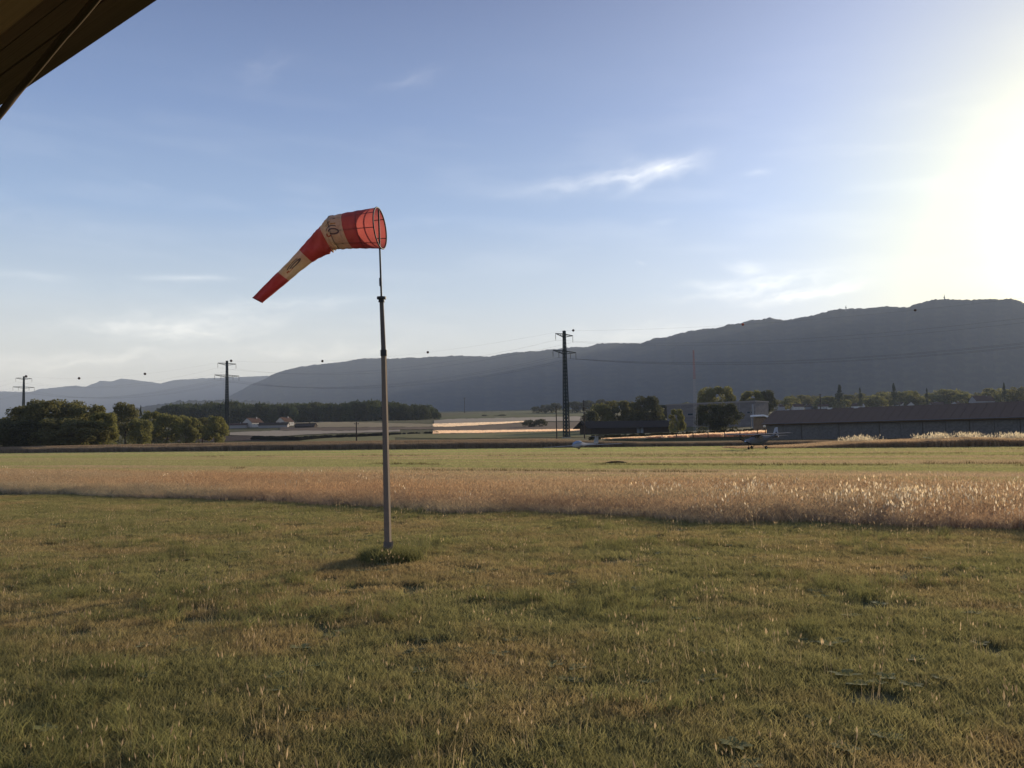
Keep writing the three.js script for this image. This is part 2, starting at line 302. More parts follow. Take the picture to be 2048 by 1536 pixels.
{ // the short grass of the runway strip
  const r = rng(303), list = [], tuft = bladeGeo(r, { n: 12, h0: 0.06, h1: 0.14, w: 0.02, lean: 0.7, spread: 0.32 });
  for (let i = 0; i < 420000; i++) {
    const D = 30 + 290 * Math.pow(r(), 1.35), x = (r() * 2 - 1) * (D * 0.60 + 2), z = -D, v = vOf(x, z), u = uOf(x, z);
    if (v < 34.4 || v > 137.2) continue;
    const streak = fbm(u * 0.012, v * 0.33, 4, 81), fine = fbm(u * 0.05, v * 1.1, 3, 83), tan = sstep(0.46, 0.66, streak) * 0.8 + 0.55 * (1 - sstep(36, 52, v)) + 0.35 * sstep(0.55, 0.7, fine), t = 0.78 + 0.4 * r(), k = clamp(tan);
    const fresh = sstep(84, 104, v) * (1 - sstep(10, 60, x));
    const rr = lerp(1.0, 1.34, k), gg = lerp(1.02 + 0.14 * fresh, 1.04, k), bb = lerp(1.0, 1.5, k);
    list.push([x, 0, z, 0.8 + 0.5 * r(), t * rr, t * gg, t * bb, 0.7 + 0.6 * fine]);
  }
  scatter('runway_grass', tuft, leafy(0.37, 0.35, 0.15, 0.52), list, 'short green grass of the airfield strip', 'grass');
  // ragged ridges of longer grass left between mowing passes
  const ridge = bladeGeo(r, { n: 14, h0: 0.12, h1: 0.3, w: 0.02, lean: 0.5, spread: 0.3 }), l2 = [];
  for (const [v0, u0, u1, dens] of [[57.5, -70, 20, 3], [60.5, -10, 60, 3], [70, 2, 75, 2.6], [46.5, -60, 40, 2], [85, -120, -10, 1.6], [100, -20, 40, 2.2], [108, 5, 60, 3.5], [78, -40, 20, 1.2]])
    for (let u = u0; u < u1; u += 1 / dens / 2) { const v = v0 + 1.1 * (fbm(u * 0.05, v0, 3, 91) - 0.5) * 4 + (r() - 0.5) * 0.7; if (fbm(u * 0.08, v0 * 3, 2, 95) < 0.42) continue; const [x, z] = fromUV(u, v); if (inView(x, z)) { const t = 0.6 + 0.5 * r(); l2.push([x, 0, z, 0.8 + 0.5 * r(), t * 1.1, t, t]); } }
  scatter('grass_ridges', ridge, leafy(0.16, 0.125, 0.05, 0.25), l2, 'ragged lines of longer grass along the airfield strip', 'grass');
}

// ------------------------------------------------------------------ mountains
function ridgeMesh(name, crest, depth, footD, footH, m, seed, x0, x1, step, tooth) {
  const pos = [], uv = [], idx = [], rows = 44, back = 4, cols = Math.round((x1 - x0) / step);
  for (let i = 0; i <= cols; i++) {
    const px = x0 + (x1 - x0) * i / cols, Dc = depth(px), top = at(px, polyline(crest, px), Dc), foot = at(px, HORIZON(px), footD(px));
    const bump = (fbm(px * 0.05, 1, 4, seed) - 0.5) * 16 + (vnoise(px * 0.55, 3, seed + 3) - 0.3) * tooth + (vnoise(px * 0.21, 5, seed + 5) - 0.4) * tooth;
    for (let j = 0; j <= rows + back; j++) {
      const t = j / rows;
      let x, y, z;
      if (t <= 1) {
        const gully = (fbm(px * 0.011 + t * 1.3, t * 2.5, 3, seed + 7) - 0.5) * 500 * t * (1 - t);
        x = lerp(foot.x, top.x, t); z = lerp(foot.z, top.z, t) + gully; y = lerp(footH, top.y, Math.pow(t, 1.08)) + bump * sstep(0.93, 1, t) + (fbm(px * 0.035 + t * 3, t * 8, 4, seed + 9) - 0.5) * 110 * t * (1 - t);
      } else { const q = (j - rows) / back; x = top.x * (1 + 0.35 * q); z = top.z * (1 + 0.35 * q); y = (top.y + bump) * (1 - q * q) - 20 * q; }
      pos.push(x, y, z); uv.push(px / 60, t * 9);
    }
  }
  const R = rows + back + 1;
  for (let i = 0; i < cols; i++) for (let j = 0; j < R - 1; j++) { const a = i * R + j, b = a + R; idx.push(a, b, a + 1, a + 1, b, b + 1); }
  const g = new THREE.BufferGeometry(); g.setAttribute('position', new THREE.Float32BufferAttribute(pos, 3)); g.setAttribute('uv', new THREE.Float32BufferAttribute(uv, 2)); g.setIndex(idx); g.computeVertexNormals();
  return struct(name, g, m);
}
const forestTex = dataTex(512, (u, v, c) => { const n = fbm(u * 32, v * 32, 4, 61, 32), p = sstep(0.45, 0.7, fbm(u * 4, v * 4, 4, 67, 4)); c[0] = lerp(0.3, 0.7, n) + 0.3 * p; c[1] = lerp(0.3, 0.72, n) + 0.27 * p; c[2] = lerp(0.32, 0.72, n) + 0.12 * p; });
const mainCrest = [[380, 860], [430, 812], [465, 790], [482, 780], [507, 768], [530, 757.5], [540, 751], [560, 742.5], [615, 731.5], [675, 724.5], [720, 718.5], [760, 717], [790, 717.5], [855, 714.5], [910, 711.5], [937, 712.5], [980, 713.5], [1020, 706], [1087, 701.5], [1122, 696.5], [1175, 694], [1195, 687.5], [1220, 685.5], [1255, 687.5], [1287, 685.5], [1312, 676.5], [1335, 674.5], [1350, 667.5], [1410, 657.5], [1430, 656], [1500, 641], [1536, 637], [1570, 641], [1619, 632], [1675, 619], [1736, 617], [1774, 614], [1814, 615], [1832, 608], [1863, 601], [1891, 599], [1968, 599], [2023, 597], [2048, 606], [2120, 625], [2300, 640], [2700, 660], [3300, 690]];
const farCrest = [[-900, 800], [-300, 790], [0, 783], [62, 784], [82, 778], [115, 775], [150, 771.5], [172, 773.5], [200, 761.5], [222, 762.5], [244, 757.5], [292, 762.5], [320, 767.5], [350, 760.5], [375, 758.5], [412, 756.5], [507, 753], [560, 752], [700, 760], [900, 800]];
ridgeMesh('mountain_ridge', mainCrest, (px) => lerp(9500, 5600, sstep(400, 2000, px)), (px) => lerp(7000, 3500, sstep(400, 2000, px)), 95, std(0.060, 0.064, 0.048, 1, { map: forestTex }), 301, 380, 3300, 2, 5);
ridgeMesh('far_mountain_ridge', farCrest, () => 14500, () => 11500, 90, std(0.035, 0.042, 0.04, 1, { map: forestTex }), 331, -900, 900, 3, 6);
ridgeMesh('foothill', [[150, 838], [300, 812], [360, 803], [430, 800], [520, 803], [640, 815], [760, 838]], () => 5200, () => 3800, 95, std(0.028, 0.036, 0.028, 1, { map: forestTex }), 351, 150, 760, 3, 8);

// ------------------------------------------------------------------ fields beyond the airfield
const mat = {
  olive: std(0.24, 0.22, 0.09, 1, { map: soilTex }), tan: std(0.42, 0.33, 0.19, 1, { map: soilTex }), brown: std(0.21, 0.15, 0.10, 1, { map: soilTex }), plough: std(0.075, 0.05, 0.04, 1, { map: soilTex }),
  greyfield: std(0.46, 0.38, 0.28, 1, { map: soilTex }), hill: std(0.13, 0.135, 0.055, 1, { map: soilTex }), straw: std(0.62, 0.48, 0.32, 1, { map: soilTex }), bank: std(0.09, 0.085, 0.04, 1, { map: soilTex }),
};
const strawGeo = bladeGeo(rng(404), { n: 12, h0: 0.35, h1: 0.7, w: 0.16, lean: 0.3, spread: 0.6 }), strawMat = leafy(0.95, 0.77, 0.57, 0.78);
function cropOn(name, x0, x1, top, bottom, count, seed, label, tint = [1, 1, 1], sc = 1) {
  const r = rng(seed), list = [];
  for (let i = 0; i < count; i++) { const px = lerp(x0, x1, r()), p = hit(px, lerp(polyline(bottom, px), polyline(top, px), r())), t = 0.85 + 0.3 * r(); list.push([p.x, p.y + 0.1, p.z, sc * (0.8 + 0.5 * r()), t * tint[0], t * tint[1], t * tint[2]]); }
  return scatter(name, strawGeo, strawMat, list, label, 'crop field');
}
fieldPatch('green_hill', 880, 1200, [[880, 834], [970, 826], [1107, 818], [1200, 818]], [[880, 842], [1200, 836]], mat.hill, 0.2);
fieldPatch('grey_field', 868, 1180, [[868, 841], [900, 838.5], [1060, 835], [1180, 833]], [[868, 849], [900, 847], [1047, 844], [1180, 842]], mat.greyfield, 0.3);
fieldPatch('stubble_strip', 866, 1050, [[866, 848.5], [900, 847.5], [1050, 843.5]], [[866, 854], [900, 854], [1000, 848.5], [1050, 845]], mat.straw, 0.4);
cropOn('stubble_rows', 866, 1050, [[866, 848.5], [900, 847.5], [1050, 843.5]], [[866, 854], [900, 854], [1000, 848.5], [1050, 845]], 5000, 11, 'pale sunlit stubble strip on the slope right of the windsock pole');
fieldPatch('brown_slope', 866, 1190, [[866, 854.5], [900, 854.5], [1000, 849], [1050, 846], [1190, 843]], [[866, 862], [1040, 860.5], [1190, 859]], mat.brown, 0.3);
fieldPatch('bright_strip', 866, 1180, [[866, 862.5], [1000, 861.5], [1180, 859]], [[866, 868], [960, 866.5], [1125, 862.8], [1180, 864.5]], mat.straw, 0.35);
cropOn('ripe_crop', 866, 1180, [[866, 862.5], [1000, 861.5], [1180, 859]], [[866, 868], [960, 866.5], [1125, 862.8], [1180, 864.5]], 5500, 12, 'narrow bright strip of ripe crop at the foot of the slope', [1, 0.93, 0.88]);
fieldPatch('olive_strip', 780, 1200, [[780, 868], [870, 868.5], [960, 867], [1125, 863.3], [1200, 865]], [[780, 876], [900, 878], [1200, 874]], mat.olive, 0.28);
fieldPatch('upper_field', 585, 880, [[585, 842.5], [675, 844], [765, 846], [880, 849]], [[585, 849], [640, 855], [880, 854]], mat.tan, 0.3);
fieldPatch('brown_field', 560, 880, [[560, 853], [640, 855.5], [880, 854.5]], [[560, 861], [650, 861.5], [880, 859]], mat.brown, 0.32);
fieldPatch('pale_field', 452, 800, [[452, 866], [550, 862], [700, 862], [800, 860]], [[452, 871], [550, 873.5], [650, 868], [800, 864]], mat.greyfield, 0.34);
fieldPatch('dark_field', 270, 560, [[270, 870.5], [400, 871], [560, 874]], [[270, 886], [400, 884.5], [560, 881]], mat.plough, 0.26);
fieldPatch('pale_track', 300, 452, [[300, 868.8], [380, 866.8], [452, 866.2]], [[300, 870], [380, 869.8], [452, 870.2]], mat.tan, 0.36);
fieldPatch('olive_meadow', 600, 790, [[600, 882.5], [650, 877], [760, 873], [790, 871]], [[600, 884], [790, 882.5]], mat.olive, 0.3);
fieldPatch('bank', 1190, 1540, [[1190, 866], [1330, 862], [1540, 852]], [[1190, 873], [1330, 869], [1540, 860]], mat.bank, 0.3);
{ // low embankment carrying the sunlit crop, between the strip and the hangar
  const r = rng(909), list = [], pos = [], idx = [], n = 60, prof = [[-3.4, -0.1], [-1.6, 0.45], [0, 0.9], [7, 1.0], [15, 0.95], [19, -0.1]];
  for (let i = 0; i <= n; i++) { const px = lerp(1196, 1536, i / n), f = onGround(px, lerp(256, 236, i / n)), end = sstep(0, 0.06, i / n) ; for (const [d, h] of prof) pos.push(f.x + AZ * d, h * end + (fbm(px * 0.05, d, 3, 3) - 0.5) * 0.25, f.z - AX * d); }
  for (let i = 0; i < n; i++) for (let j = 0; j < prof.length - 1; j++) { const a = i * prof.length + j, b = a + prof.length; idx.push(a, b, a + 1, a + 1, b, b + 1); }
  const g = new THREE.BufferGeometry(); g.setAttribute('position', new THREE.Float32BufferAttribute(pos, 3)); g.setAttribute('uv', new THREE.Float32BufferAttribute(pos.map((_, i) => i * 0.01).slice(0, pos.length / 3 * 2), 2)); g.setIndex(idx); g.computeVertexNormals();
  struct('embankment', g, mat.bank);
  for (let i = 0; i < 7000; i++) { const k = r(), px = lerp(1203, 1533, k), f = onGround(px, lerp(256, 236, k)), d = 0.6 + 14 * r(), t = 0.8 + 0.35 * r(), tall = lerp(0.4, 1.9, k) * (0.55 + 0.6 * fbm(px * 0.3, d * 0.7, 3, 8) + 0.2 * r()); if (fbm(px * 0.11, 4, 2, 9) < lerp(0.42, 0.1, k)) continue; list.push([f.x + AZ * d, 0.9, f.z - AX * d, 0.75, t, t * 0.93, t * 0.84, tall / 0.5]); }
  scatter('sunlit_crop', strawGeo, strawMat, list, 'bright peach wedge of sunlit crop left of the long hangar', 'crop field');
}

{ // crop and verge along the far edge of the airfield
  const r = rng(505), dark = bladeGeo(r, { n: 16, h0: 0.7, h1: 1.25, w: 0.07, lean: 0.3, spread: 0.45 }), list = [], tops = [], tan = [], fl = [];
  for (let i = 0; i < 34000; i++) {
    const u = -330 + 400 * r(), v = 137 + 5.5 * r(), [x, z] = fromUV(u, v);
    if (!inView(x, z) || x > 46 + 6 * r()) continue;
    const s = lerp(1.6, 1.15, sstep(-220, 20, u)) * lerp(1, 0.62, sstep(8, 30, x)) * (0.85 + 0.25 * fbm(u * 0.1, 3, 3, 6)), t = 0.7 + 0.6 * r();
    list.push([x, 0, z, s, t, t, t]);
  }
  for (let i = 0; i < 30000; i++) {
    const u = -330 + 390 * r(), v = 142.5 + 14 * r(), [x, z] = fromUV(u, v);
    if (!inView(x, z) || x > 22) continue;
    const s = lerp(1.75, 1.15, sstep(-220, 20, u)) * lerp(1, 0.4, sstep(6, 22, x)), t = 0.6 + 0.6 * r() * fbm(u * 0.09, 8, 3, 8) * 1.6;
    tops.push([x, 0, z, s * 1.12, t * 1.2, t * 1.15, t * 1.1]);
  }
  scatter('crop', dark, leafy(0.30, 0.225, 0.145, 0.32), [...list, ...tops], 'strip of tall brown crop along the far side of the airfield', 'crop');
  // the tall verge before the hangar
  const verge = bladeGeo(r, { n: 16, h0: 0.6, h1: 1.15, w: 0.05, lean: 0.35, spread: 0.4 }), fluff = headGeo(r, { n: 5, h0: 0.7, h1: 1.25, len: 0.2, w: 0.05, spread: 0.6 });
  for (let i = 0; i < 16000; i++) {
    const x = 30 + 60 * r(), v = 113.5 + 9 * r(), z = -(v - AZ * x) / AX;
    if (!inView(x, z)) continue;
    const s = (0.35 + 0.75 * sstep(32, 50, x)) * (0.8 + 0.35 * fbm(x * 0.3, 4, 3, 5)), t = 0.75 + 0.5 * r();
    tan.push([x, 0, z, s, t, t * 0.95, t * 0.9]);
    const rag = fbm(x * 1.1, v * 0.5, 3, 79), spot = lerp(0.9 * sstep(0.5, 0.66, fbm(x * 0.4, 2, 3, 77)) * sstep(40, 46, x), 0.5, sstep(55, 59, x)) * sstep(0.35, 0.6, rag);
    if (v > 118 && r() < spot) fl.push([x, 0, z, s * (0.85 + 0.75 * rag * r()), t, t, t]);
  }
  scatter('verge_grass', verge, leafy(0.48, 0.36, 0.23, 0.55), tan, 'tan verge of tall grass in front of the long hangar', 'tall grass');
  scatter('glowing_heads', fluff, leafy(0.80, 0.70, 0.50, 0.65), fl, 'glowing pale plumes on the verge before the hangar', 'grass heads');
}

// ------------------------------------------------------------------ trees
const bark = std(0.06, 0.045, 0.032, 1);
const leafMats = [leafy(0.15, 0.14, 0.05, 0.5), leafy(0.20, 0.19, 0.06, 0.52), leafy(0.085, 0.085, 0.036, 0.4), leafy(0.06, 0.07, 0.04, 0.35)];
function crownGeo(seed, leaves, leaf, shape) {        // unit-height crown, x and z within about +-0.5
  const r = rng(seed), clumps = [], pos = [], idx = [];
  const n = shape === 'conifer' ? 60 : 46;
  for (let i = 0; i < n; i++) {
    if (shape === 'conifer') { const t = Math.pow(r(), 0.8), a = r() * 6.283, R = 0.42 * (1 - t) + 0.02; clumps.push([Math.cos(a) * R * Math.sqrt(r()), 0.1 + 0.88 * t, Math.sin(a) * R * Math.sqrt(r()), 0.05 + 0.07 * (1 - t)]); continue; }
    const a = r() * 6.283, t = Math.pow(r(), 0.8), y = 0.1 + 0.78 * t, wide = Math.sqrt(Math.max(0.02, 1 - ((y - 0.42) / 0.52) ** 2)), R = wide * (0.22 + 0.16 * Math.sqrt(r())) * (1 + 0.2 * Math.sin(a * 3 + seed + y * 4));
    clumps.push([Math.cos(a) * R, y, Math.sin(a) * R, 0.09 + 0.08 * r()]);
  }
  for (let i = 0; i < leaves; i++) {
    const c = clumps[Math.floor(r() * clumps.length)], a = r() * 6.283, q = Math.acos(1 - 2 * r()), R = c[3] * (0.55 + 0.5 * Math.sqrt(r()));
    const x = c[0] + Math.cos(a) * Math.sin(q) * R, y = c[1] + Math.cos(q) * R * 0.8, z = c[2] + Math.sin(a) * Math.sin(q) * R;
    const s = leaf * (0.6 + 0.8 * r()), u = new THREE.Vector3(r() - 0.5, r() - 0.5, r() - 0.5).normalize(), w = new THREE.Vector3(r() - 0.5, r() - 0.5, r() - 0.5).cross(u).normalize(), k = pos.length / 3;
    pos.push(x - u.x * s, y - u.y * s, z - u.z * s, x + w.x * s * 0.6, y + w.y * s * 0.6, z + w.z * s * 0.6, x + u.x * s, y + u.y * s, z + u.z * s, x - w.x * s * 0.6, y - w.y * s * 0.6, z - w.z * s * 0.6);
    idx.push(k, k + 1, k + 2, k, k + 2, k + 3);
  }
  const g = new THREE.BufferGeometry(); g.setAttribute('position', new THREE.Float32BufferAttribute(pos, 3)); g.setIndex(idx); g.computeVertexNormals(); return g;
}
function trunkGeo(seed, conifer) {
  const r = rng(seed), g = [bar([0, -0.02, 0], [0.01, conifer ? 0.9 : 0.42, 0], 0.026, conifer ? 0.006 : 0.016, 8)];
  if (!conifer) for (let i = 0; i < 6; i++) { const a = i * 1.05 + r(), y = 0.28 + 0.14 * r(); g.push(bar([0.01, y, 0], [Math.cos(a) * 0.22, y + 0.2 + 0.12 * r(), Math.sin(a) * 0.22], 0.012, 0.004, 5)); }
  return merge(g);
}
const crowns = { big: [1, 2, 3, 4].map((s) => crownGeo(s * 31, 9000, 0.022, 'round')), small: [5, 6, 7].map((s) => crownGeo(s * 31, 1500, 0.045, 'round')), conifer: [8, 9].map((s) => crownGeo(s * 31, 1300, 0.035, 'conifer')) };
const trunks = { big: trunkGeo(3), small: trunkGeo(4), conifer: trunkGeo(5, true) };
let treeSeed = 1;
function tree(name, px, D, topY, widthPx, size, leaf, label, group, sink = 0) {
  const p = onGround(px, D), top = at(px, topY, D).y, H = (top - p.y + sink) * 1.04, W = widthPx * D / FOCAL, v = treeSeed++;
  const t = thing(name, label, 'tree', [p.x, p.y - sink, p.z], v * 1.7, group);
  const set = crowns[size];
  part(t, 'trunk', trunks[size], bark); part(t, 'crown', set[v % set.length], leafMats[leaf]);
  t.scale.set(W / 0.9, H, W / 0.9);
  return t;
}
// the big clump at far left
const GL = 'trees of the big clump at far left';
[[8, 838, 84, 300, 'leafmost', 2], [50, 812, 96, 306, '', 0], [92, 800, 100, 301, '', 0], [136, 802, 96, 309, '', 0], [174, 808, 90, 300, '', 0], [206, 824, 62, 291, '', 1], [30, 842, 70, 288, '', 2], [120, 836, 110, 288, '', 0], [75, 838, 90, 292, '', 2], [165, 842, 90, 286, '', 0]]
  .forEach(([px, y, w, D, , leaf], i) => tree('leafy_tree', px, D, y, w, 'big', leaf, ['tree cut by the left edge of the photo, at the clump\'s low end', 'tree just right of the leftmost pylon in the dark clump', 'tallest tree of the dark clump at far left', 'broad tree right of the tallest in the far left clump', 'tree on the sunlit right shoulder of the far left clump', 'low bright green tree closing the far left clump on its right', 'lower dark tree in front, at the left end of the clump', 'wide lower tree in the middle front of the far left clump', 'dark lower tree in front of the tallest tree at far left', 'lower tree in front of the right shoulder of the far left clump'][i], GL));
// the looser row right of it
[[250, 806, 58, 380, 'big', 0, 'upright dark tree standing just right of the big left clump'], [279, 838, 52, 372, 'big', 1, 'small bright tree at the foot of the upright dark tree'], [281, 815, 12, 520, 'conifer', 3, 'thin pointed conifer poking up right of the upright tree'], [303, 822, 50, 420, 'big', 1, 'sunlit tree in the loose row, with a yellow-green top'], [334, 828, 62, 410, 'big', 1, 'round sunlit tree in the middle of the loose row'], [372, 832, 54, 430, 'big', 1, 'low round tree between the sunlit tree and the second pylon'], [405, 834, 46, 440, 'big', 0, 'dark low tree second from the right end of the loose row'], [431, 832, 50, 425, 'big', 1, 'bright round tree ending the loose row, left of the second pylon']]
  .forEach(([px, y, w, D, s, l, label]) => tree(s === 'conifer' ? 'conifer' : 'leafy_tree', px, D, y, w, s, l, label));
// right of the tall pylon
[[1182, 822, 40, 560, 'big', 2, 'dark low tree behind the left end of the low barn'], [1205, 808, 50, 590, 'big', 1, 'yellow-green tree behind the left half of the barn roof'], [1238, 800, 66, 600, 'big', 0, 'broad brownish tree behind the middle of the barn roof'], [1264, 804, 48, 610, 'big', 0, 'tree between the broad brownish tree and the dark round one'], [1294, 793, 66, 570, 'big', 2, 'large dark round tree behind the right end of the barn'], [1316, 815, 34, 580, 'big', 1, 'small tree on the right flank of the large dark round tree'], [1355, 817, 32, 470, 'big', 1, 'narrow bush-like tree before the pale works building, left of the mast'], [1420, 808, 62, 470, 'big', 2, 'dark wide tree right of the red and white mast'], [1452, 807, 60, 475, 'big', 2, 'dark tree beside the wide one, in front of the works building'], [1416, 776, 46, 720, 'big', 1, 'tall hazy tree rising over the works roof, left one'], [1448, 771, 56, 725, 'big', 1, 'tallest hazy tree over the works roof, right one'], [1508, 781, 48, 760, 'big', 1, 'hazy tree standing alone right of the works building'], [1535, 781, 40, 770, 'big', 2, 'smaller hazy tree close right of the lone hazy tree'], [1372, 806, 40, 760, 'big', 1, 'hazy tree just behind the works roof, left of the mast'], [1330, 809, 44, 800, 'big', 2, 'hazy tree behind the left end of the works building']]
  .forEach(([px, y, w, D, s, l, label]) => tree('leafy_tree', px, D, y, w, s, l, label));
// round bushes on the slope and hedgerow trees behind
[[1058, 839.5, 26, 700, 'left one of the two round dark trees on the slope'], [1080, 838, 28, 705, 'right one of the two round dark trees on the slope']].forEach(([px, y, w, D, label]) => tree('round_tree', px, D, y, w, 'small', 2, label));
[[970, 829.5, 13, 1250], [994, 831, 12, 1250], [1006, 829, 15, 1250]].forEach(([px, y, w, D], i) => tree('shrub', px, D, y, w, 'small', 2, ['leftmost small dark shrub on the green hill', 'middle small dark shrub on the green hill', 'rightmost small dark shrub on the green hill'][i]));
[[1074, 813, 22], [1092, 809, 24], [1112, 806, 26], [1146, 803, 30], [1162, 804, 26], [1180, 801, 30], [1202, 799, 30], [1222, 802, 30]].forEach(([px, y, w]) => tree('hedgerow_tree', px, 1500, y, w, 'small', 2, 'hazy dark tree in the far hedgerow on the crest behind the tall pylon', 'far hedgerow trees on the crest'));

{ // the far wood that reads as one dark mass
  const r = rng(606), geo = crowns.small[1], list = [];
  const top = [[320, 823], [345, 815], [440, 813], [460, 811], [520, 814], [600, 812], [650, 811], [676, 815], [690, 812], [740, 807], [790, 811], [830, 813], [862, 814], [878, 826], [886, 840]];
  for (let i = 0; i < 520; i++) {
    const px = 318 + 566 * r(), D = 1080 + 260 * r(), p = onGround(px, D), H = at(px, polyline(top, px) + 5 * r() * r() + (r() - 0.5) * 3, D).y - p.y;
    if (H < 3) continue;
    const t = 0.65 + 0.7 * r(); list.push([p.x, p.y, p.z, H * (0.75 + 0.3 * r()), t, t * (0.95 + 0.2 * r()), t, 1.25]);
  }
  scatter('far_wood', geo, leafy(0.06, 0.068, 0.026, 0.4), list, 'dark wood across the foot of the mountains, left half', 'wood');
}
{ // hedge between the fields, and scrub at their edges
  const r = rng(616), geo = crowns.small[0], hedge = [];
  const line = [[520, 880, 3.2], [600, 881, 3.0], [650, 876.5, 2.6], [760, 871.5, 2.2], [875, 866, 1.5]];
  for (let i = 0; i < 260; i++) { const px = 505 + 372 * r(), p = hit(px, polyline(line, px)), s = polyline(line.map((q) => [q[0], q[2]]), px) * (0.75 + 0.5 * r()), t = 0.7 + 0.5 * r(); hedge.push([p.x, p.y - 0.3 * s, p.z - 1 + 2 * r(), s * 1.1, t, t, t, 0.9]); }
  scatter('hedgerow', geo, leafy(0.035, 0.034, 0.018, 0.25), hedge, 'dark low hedge running between the pale field and the airfield', 'hedge');
  const scrub = [];
  for (let i = 0; i < 230; i++) { const px = 1180 + 355 * r(), D = 300 + 120 * r(), p = onGround(px, D), s = 1.0 + 1.4 * r(), t = 0.7 + 0.6 * r(), want = at(px, polyline([[1180, 870], [1330, 865], [1535, 856]], px) + 4 * r(), D).y; scrub.push([p.x, want - s * 0.9, p.z, s, t, t, t]); }
  scatter('scrub_bank', geo, leafy(0.05, 0.048, 0.02, 0.3), scrub, 'dark scrub bank behind the peach field, left of the hangar', 'scrub');
}

// ------------------------------------------------------------------ buildings
const plaster = std(0.62, 0.58, 0.52, 0.95, { map: grainTex }), greyWall = std(0.36, 0.34, 0.33, 0.9, { map: grainTex }), tile = std(0.13, 0.075, 0.055, 0.95, { map: speckTex }), glass = std(0.03, 0.04, 0.05, 0.15), darkWood = std(0.07, 0.052, 0.04, 0.95, { map: grainTex }), whitePaint = std(0.78, 0.77, 0.74, 0.6);
function gable(w, d, rise, over = 0.4, th = 0.18) { // roof of two slabs, ridge along x
  const g = [], L = Math.hypot(d / 2 + over, rise * (1 + over / (d / 2))), a = Math.atan2(rise, d / 2);
  for (const s of [-1, 1]) { const q = box(w + over * 2, th, L, 0, th / 2, -L / 2); q.rotateX(s > 0 ? -a : a); if (s < 0) { q.rotateY(0); q.scale(1, 1, 1); } g.push(s > 0 ? q.clone().applyMatrix4(new THREE.Matrix4().makeScale(1, 1, -1)) : q); }
  return g;
}
function prism(w, d, h, rise) { // house body with gable ends on +-x
  const s = new THREE.Shape([new THREE.Vector2(-d / 2, 0), new THREE.Vector2(d / 2, 0), new THREE.Vector2(d / 2, h), new THREE.Vector2(0, h + rise), new THREE.Vector2(-d / 2, h)]);
  return new THREE.ExtrudeGeometry(s, { depth: w, bevelEnabled: false }).translate(0, 0, -w / 2).rotateY(Math.PI / 2);
}
function roofSlabs(w, d, h, rise, over = 0.45, th = 0.2) {
  const e = over, s = new THREE.Shape(), k = rise / (d / 2), b = 0.02;
  s.moveTo(-d / 2 - e, h - k * e + b); s.lineTo(0, h + rise + b); s.lineTo(d / 2 + e, h - k * e + b); s.lineTo(d / 2 + e, h - k * e + th + b); s.lineTo(0, h + rise + th + b); s.lineTo(-d / 2 - e, h - k * e + th + b); s.closePath();
  return new THREE.ExtrudeGeometry(s, { depth: w + 2 * e, bevelEnabled: false }).translate(0, 0, -(w + 2 * e) / 2).rotateY(Math.PI / 2);
}
function house(name, px, D, w, d, h, rise, turn, wallMat, roofMat, label, group, windows = true) {
  const p = onGround(px, D), t = thing(name, label, 'house', [p.x, p.y - 0.3, p.z], turn, group);
  part(t, 'wall', prism(w, d, h, rise), wallMat);
  const rf = part(t, 'roof', roofSlabs(w, d, h, rise), roofMat);
  part(rf, 'chimney', box(0.7, 1.6, 0.7, w * 0.22, h + rise + 0.2, d * 0.12), wallMat);
  if (windows) for (const s of [-1, 1]) for (let i = 0; i < 3; i++) { const f = part(t, 'window', box(1.1, 1.3, 0.08, (i - 1) * w * 0.3, h * 0.62, s * (d / 2 + 0.03)), whitePaint); part(f, 'pane', box(0.85, 1.05, 0.04, (i - 1) * w * 0.3, h * 0.62, s * (d / 2 + 0.075)), glass); }
  if (windows) for (const s of [-1, 1]) { const f = part(t, 'window', box(0.08, 1.2, 1.0, s * (w / 2 + 0.03), h * 0.75, 0), whitePaint); part(f, 'pane', box(0.04, 1.0, 0.8, s * (w / 2 + 0.075), h * 0.75, 0), glass); }
  return t;
}
// farm on the left, before the wood
house('farmhouse', 506, 830, 16, 11, 4.6, 4.2, 1.15, plaster, tile, 'white gabled farmhouse before the wood, left of two');
house('farmhouse', 570, 850, 15, 10, 4.2, 4.0, 1.2, plaster, tile, 'white gabled farmhouse before the wood, right of two');
house('farm_shed', 472, 820, 20, 8, 3.0, 1.6, 0.1, greyWall, tile, 'low grey farm shed left of the white farmhouses', null, false);
house('barn', 548, 815, 26, 9, 2.6, 2.2, 0.05, greyWall, darkWood, 'long low barn with dark roof between the farmhouses', null, false);
house('barn', 612, 800, 18, 8, 1.8, 2.4, -0.1, darkWood, darkWood, 'dark low barn with a steep roof right of the farmhouses', null, false);

{ // low dark barn right of the tall pylon
  const a = onGround(1166, 500), b = onGround(1330, 520), L = a.distanceTo(b), p = a.clone().lerp(b, 0.5), t = thing('low_barn', 'low dark barn with a wide overhanging roof right of the tall pylon', 'barn', [p.x, p.y - 0.2, p.z], -Math.atan2(b.z - a.z, b.x - a.x));
  part(t, 'wall', prism(L * 0.94, 14, 4.0, 3.0), darkWood);
  part(t, 'roof', roofSlabs(L, 15.5, 3.9, 3.3, 1.6, 0.3), std(0.045, 0.036, 0.03, 0.95, { map: grainTex }));
  part(t, 'door', [box(4.2, 3.3, 0.1, 6, 1.7, 7.06)], std(0.25, 0.28, 0.32, 0.8), 'grey blue sliding door');
  for (const x of [-L * 0.42, -L * 0.2, L * 0.1, L * 0.36]) part(t, 'post', box(0.3, 3.7, 0.3, x, 1.85, 8.2), darkWood);
}
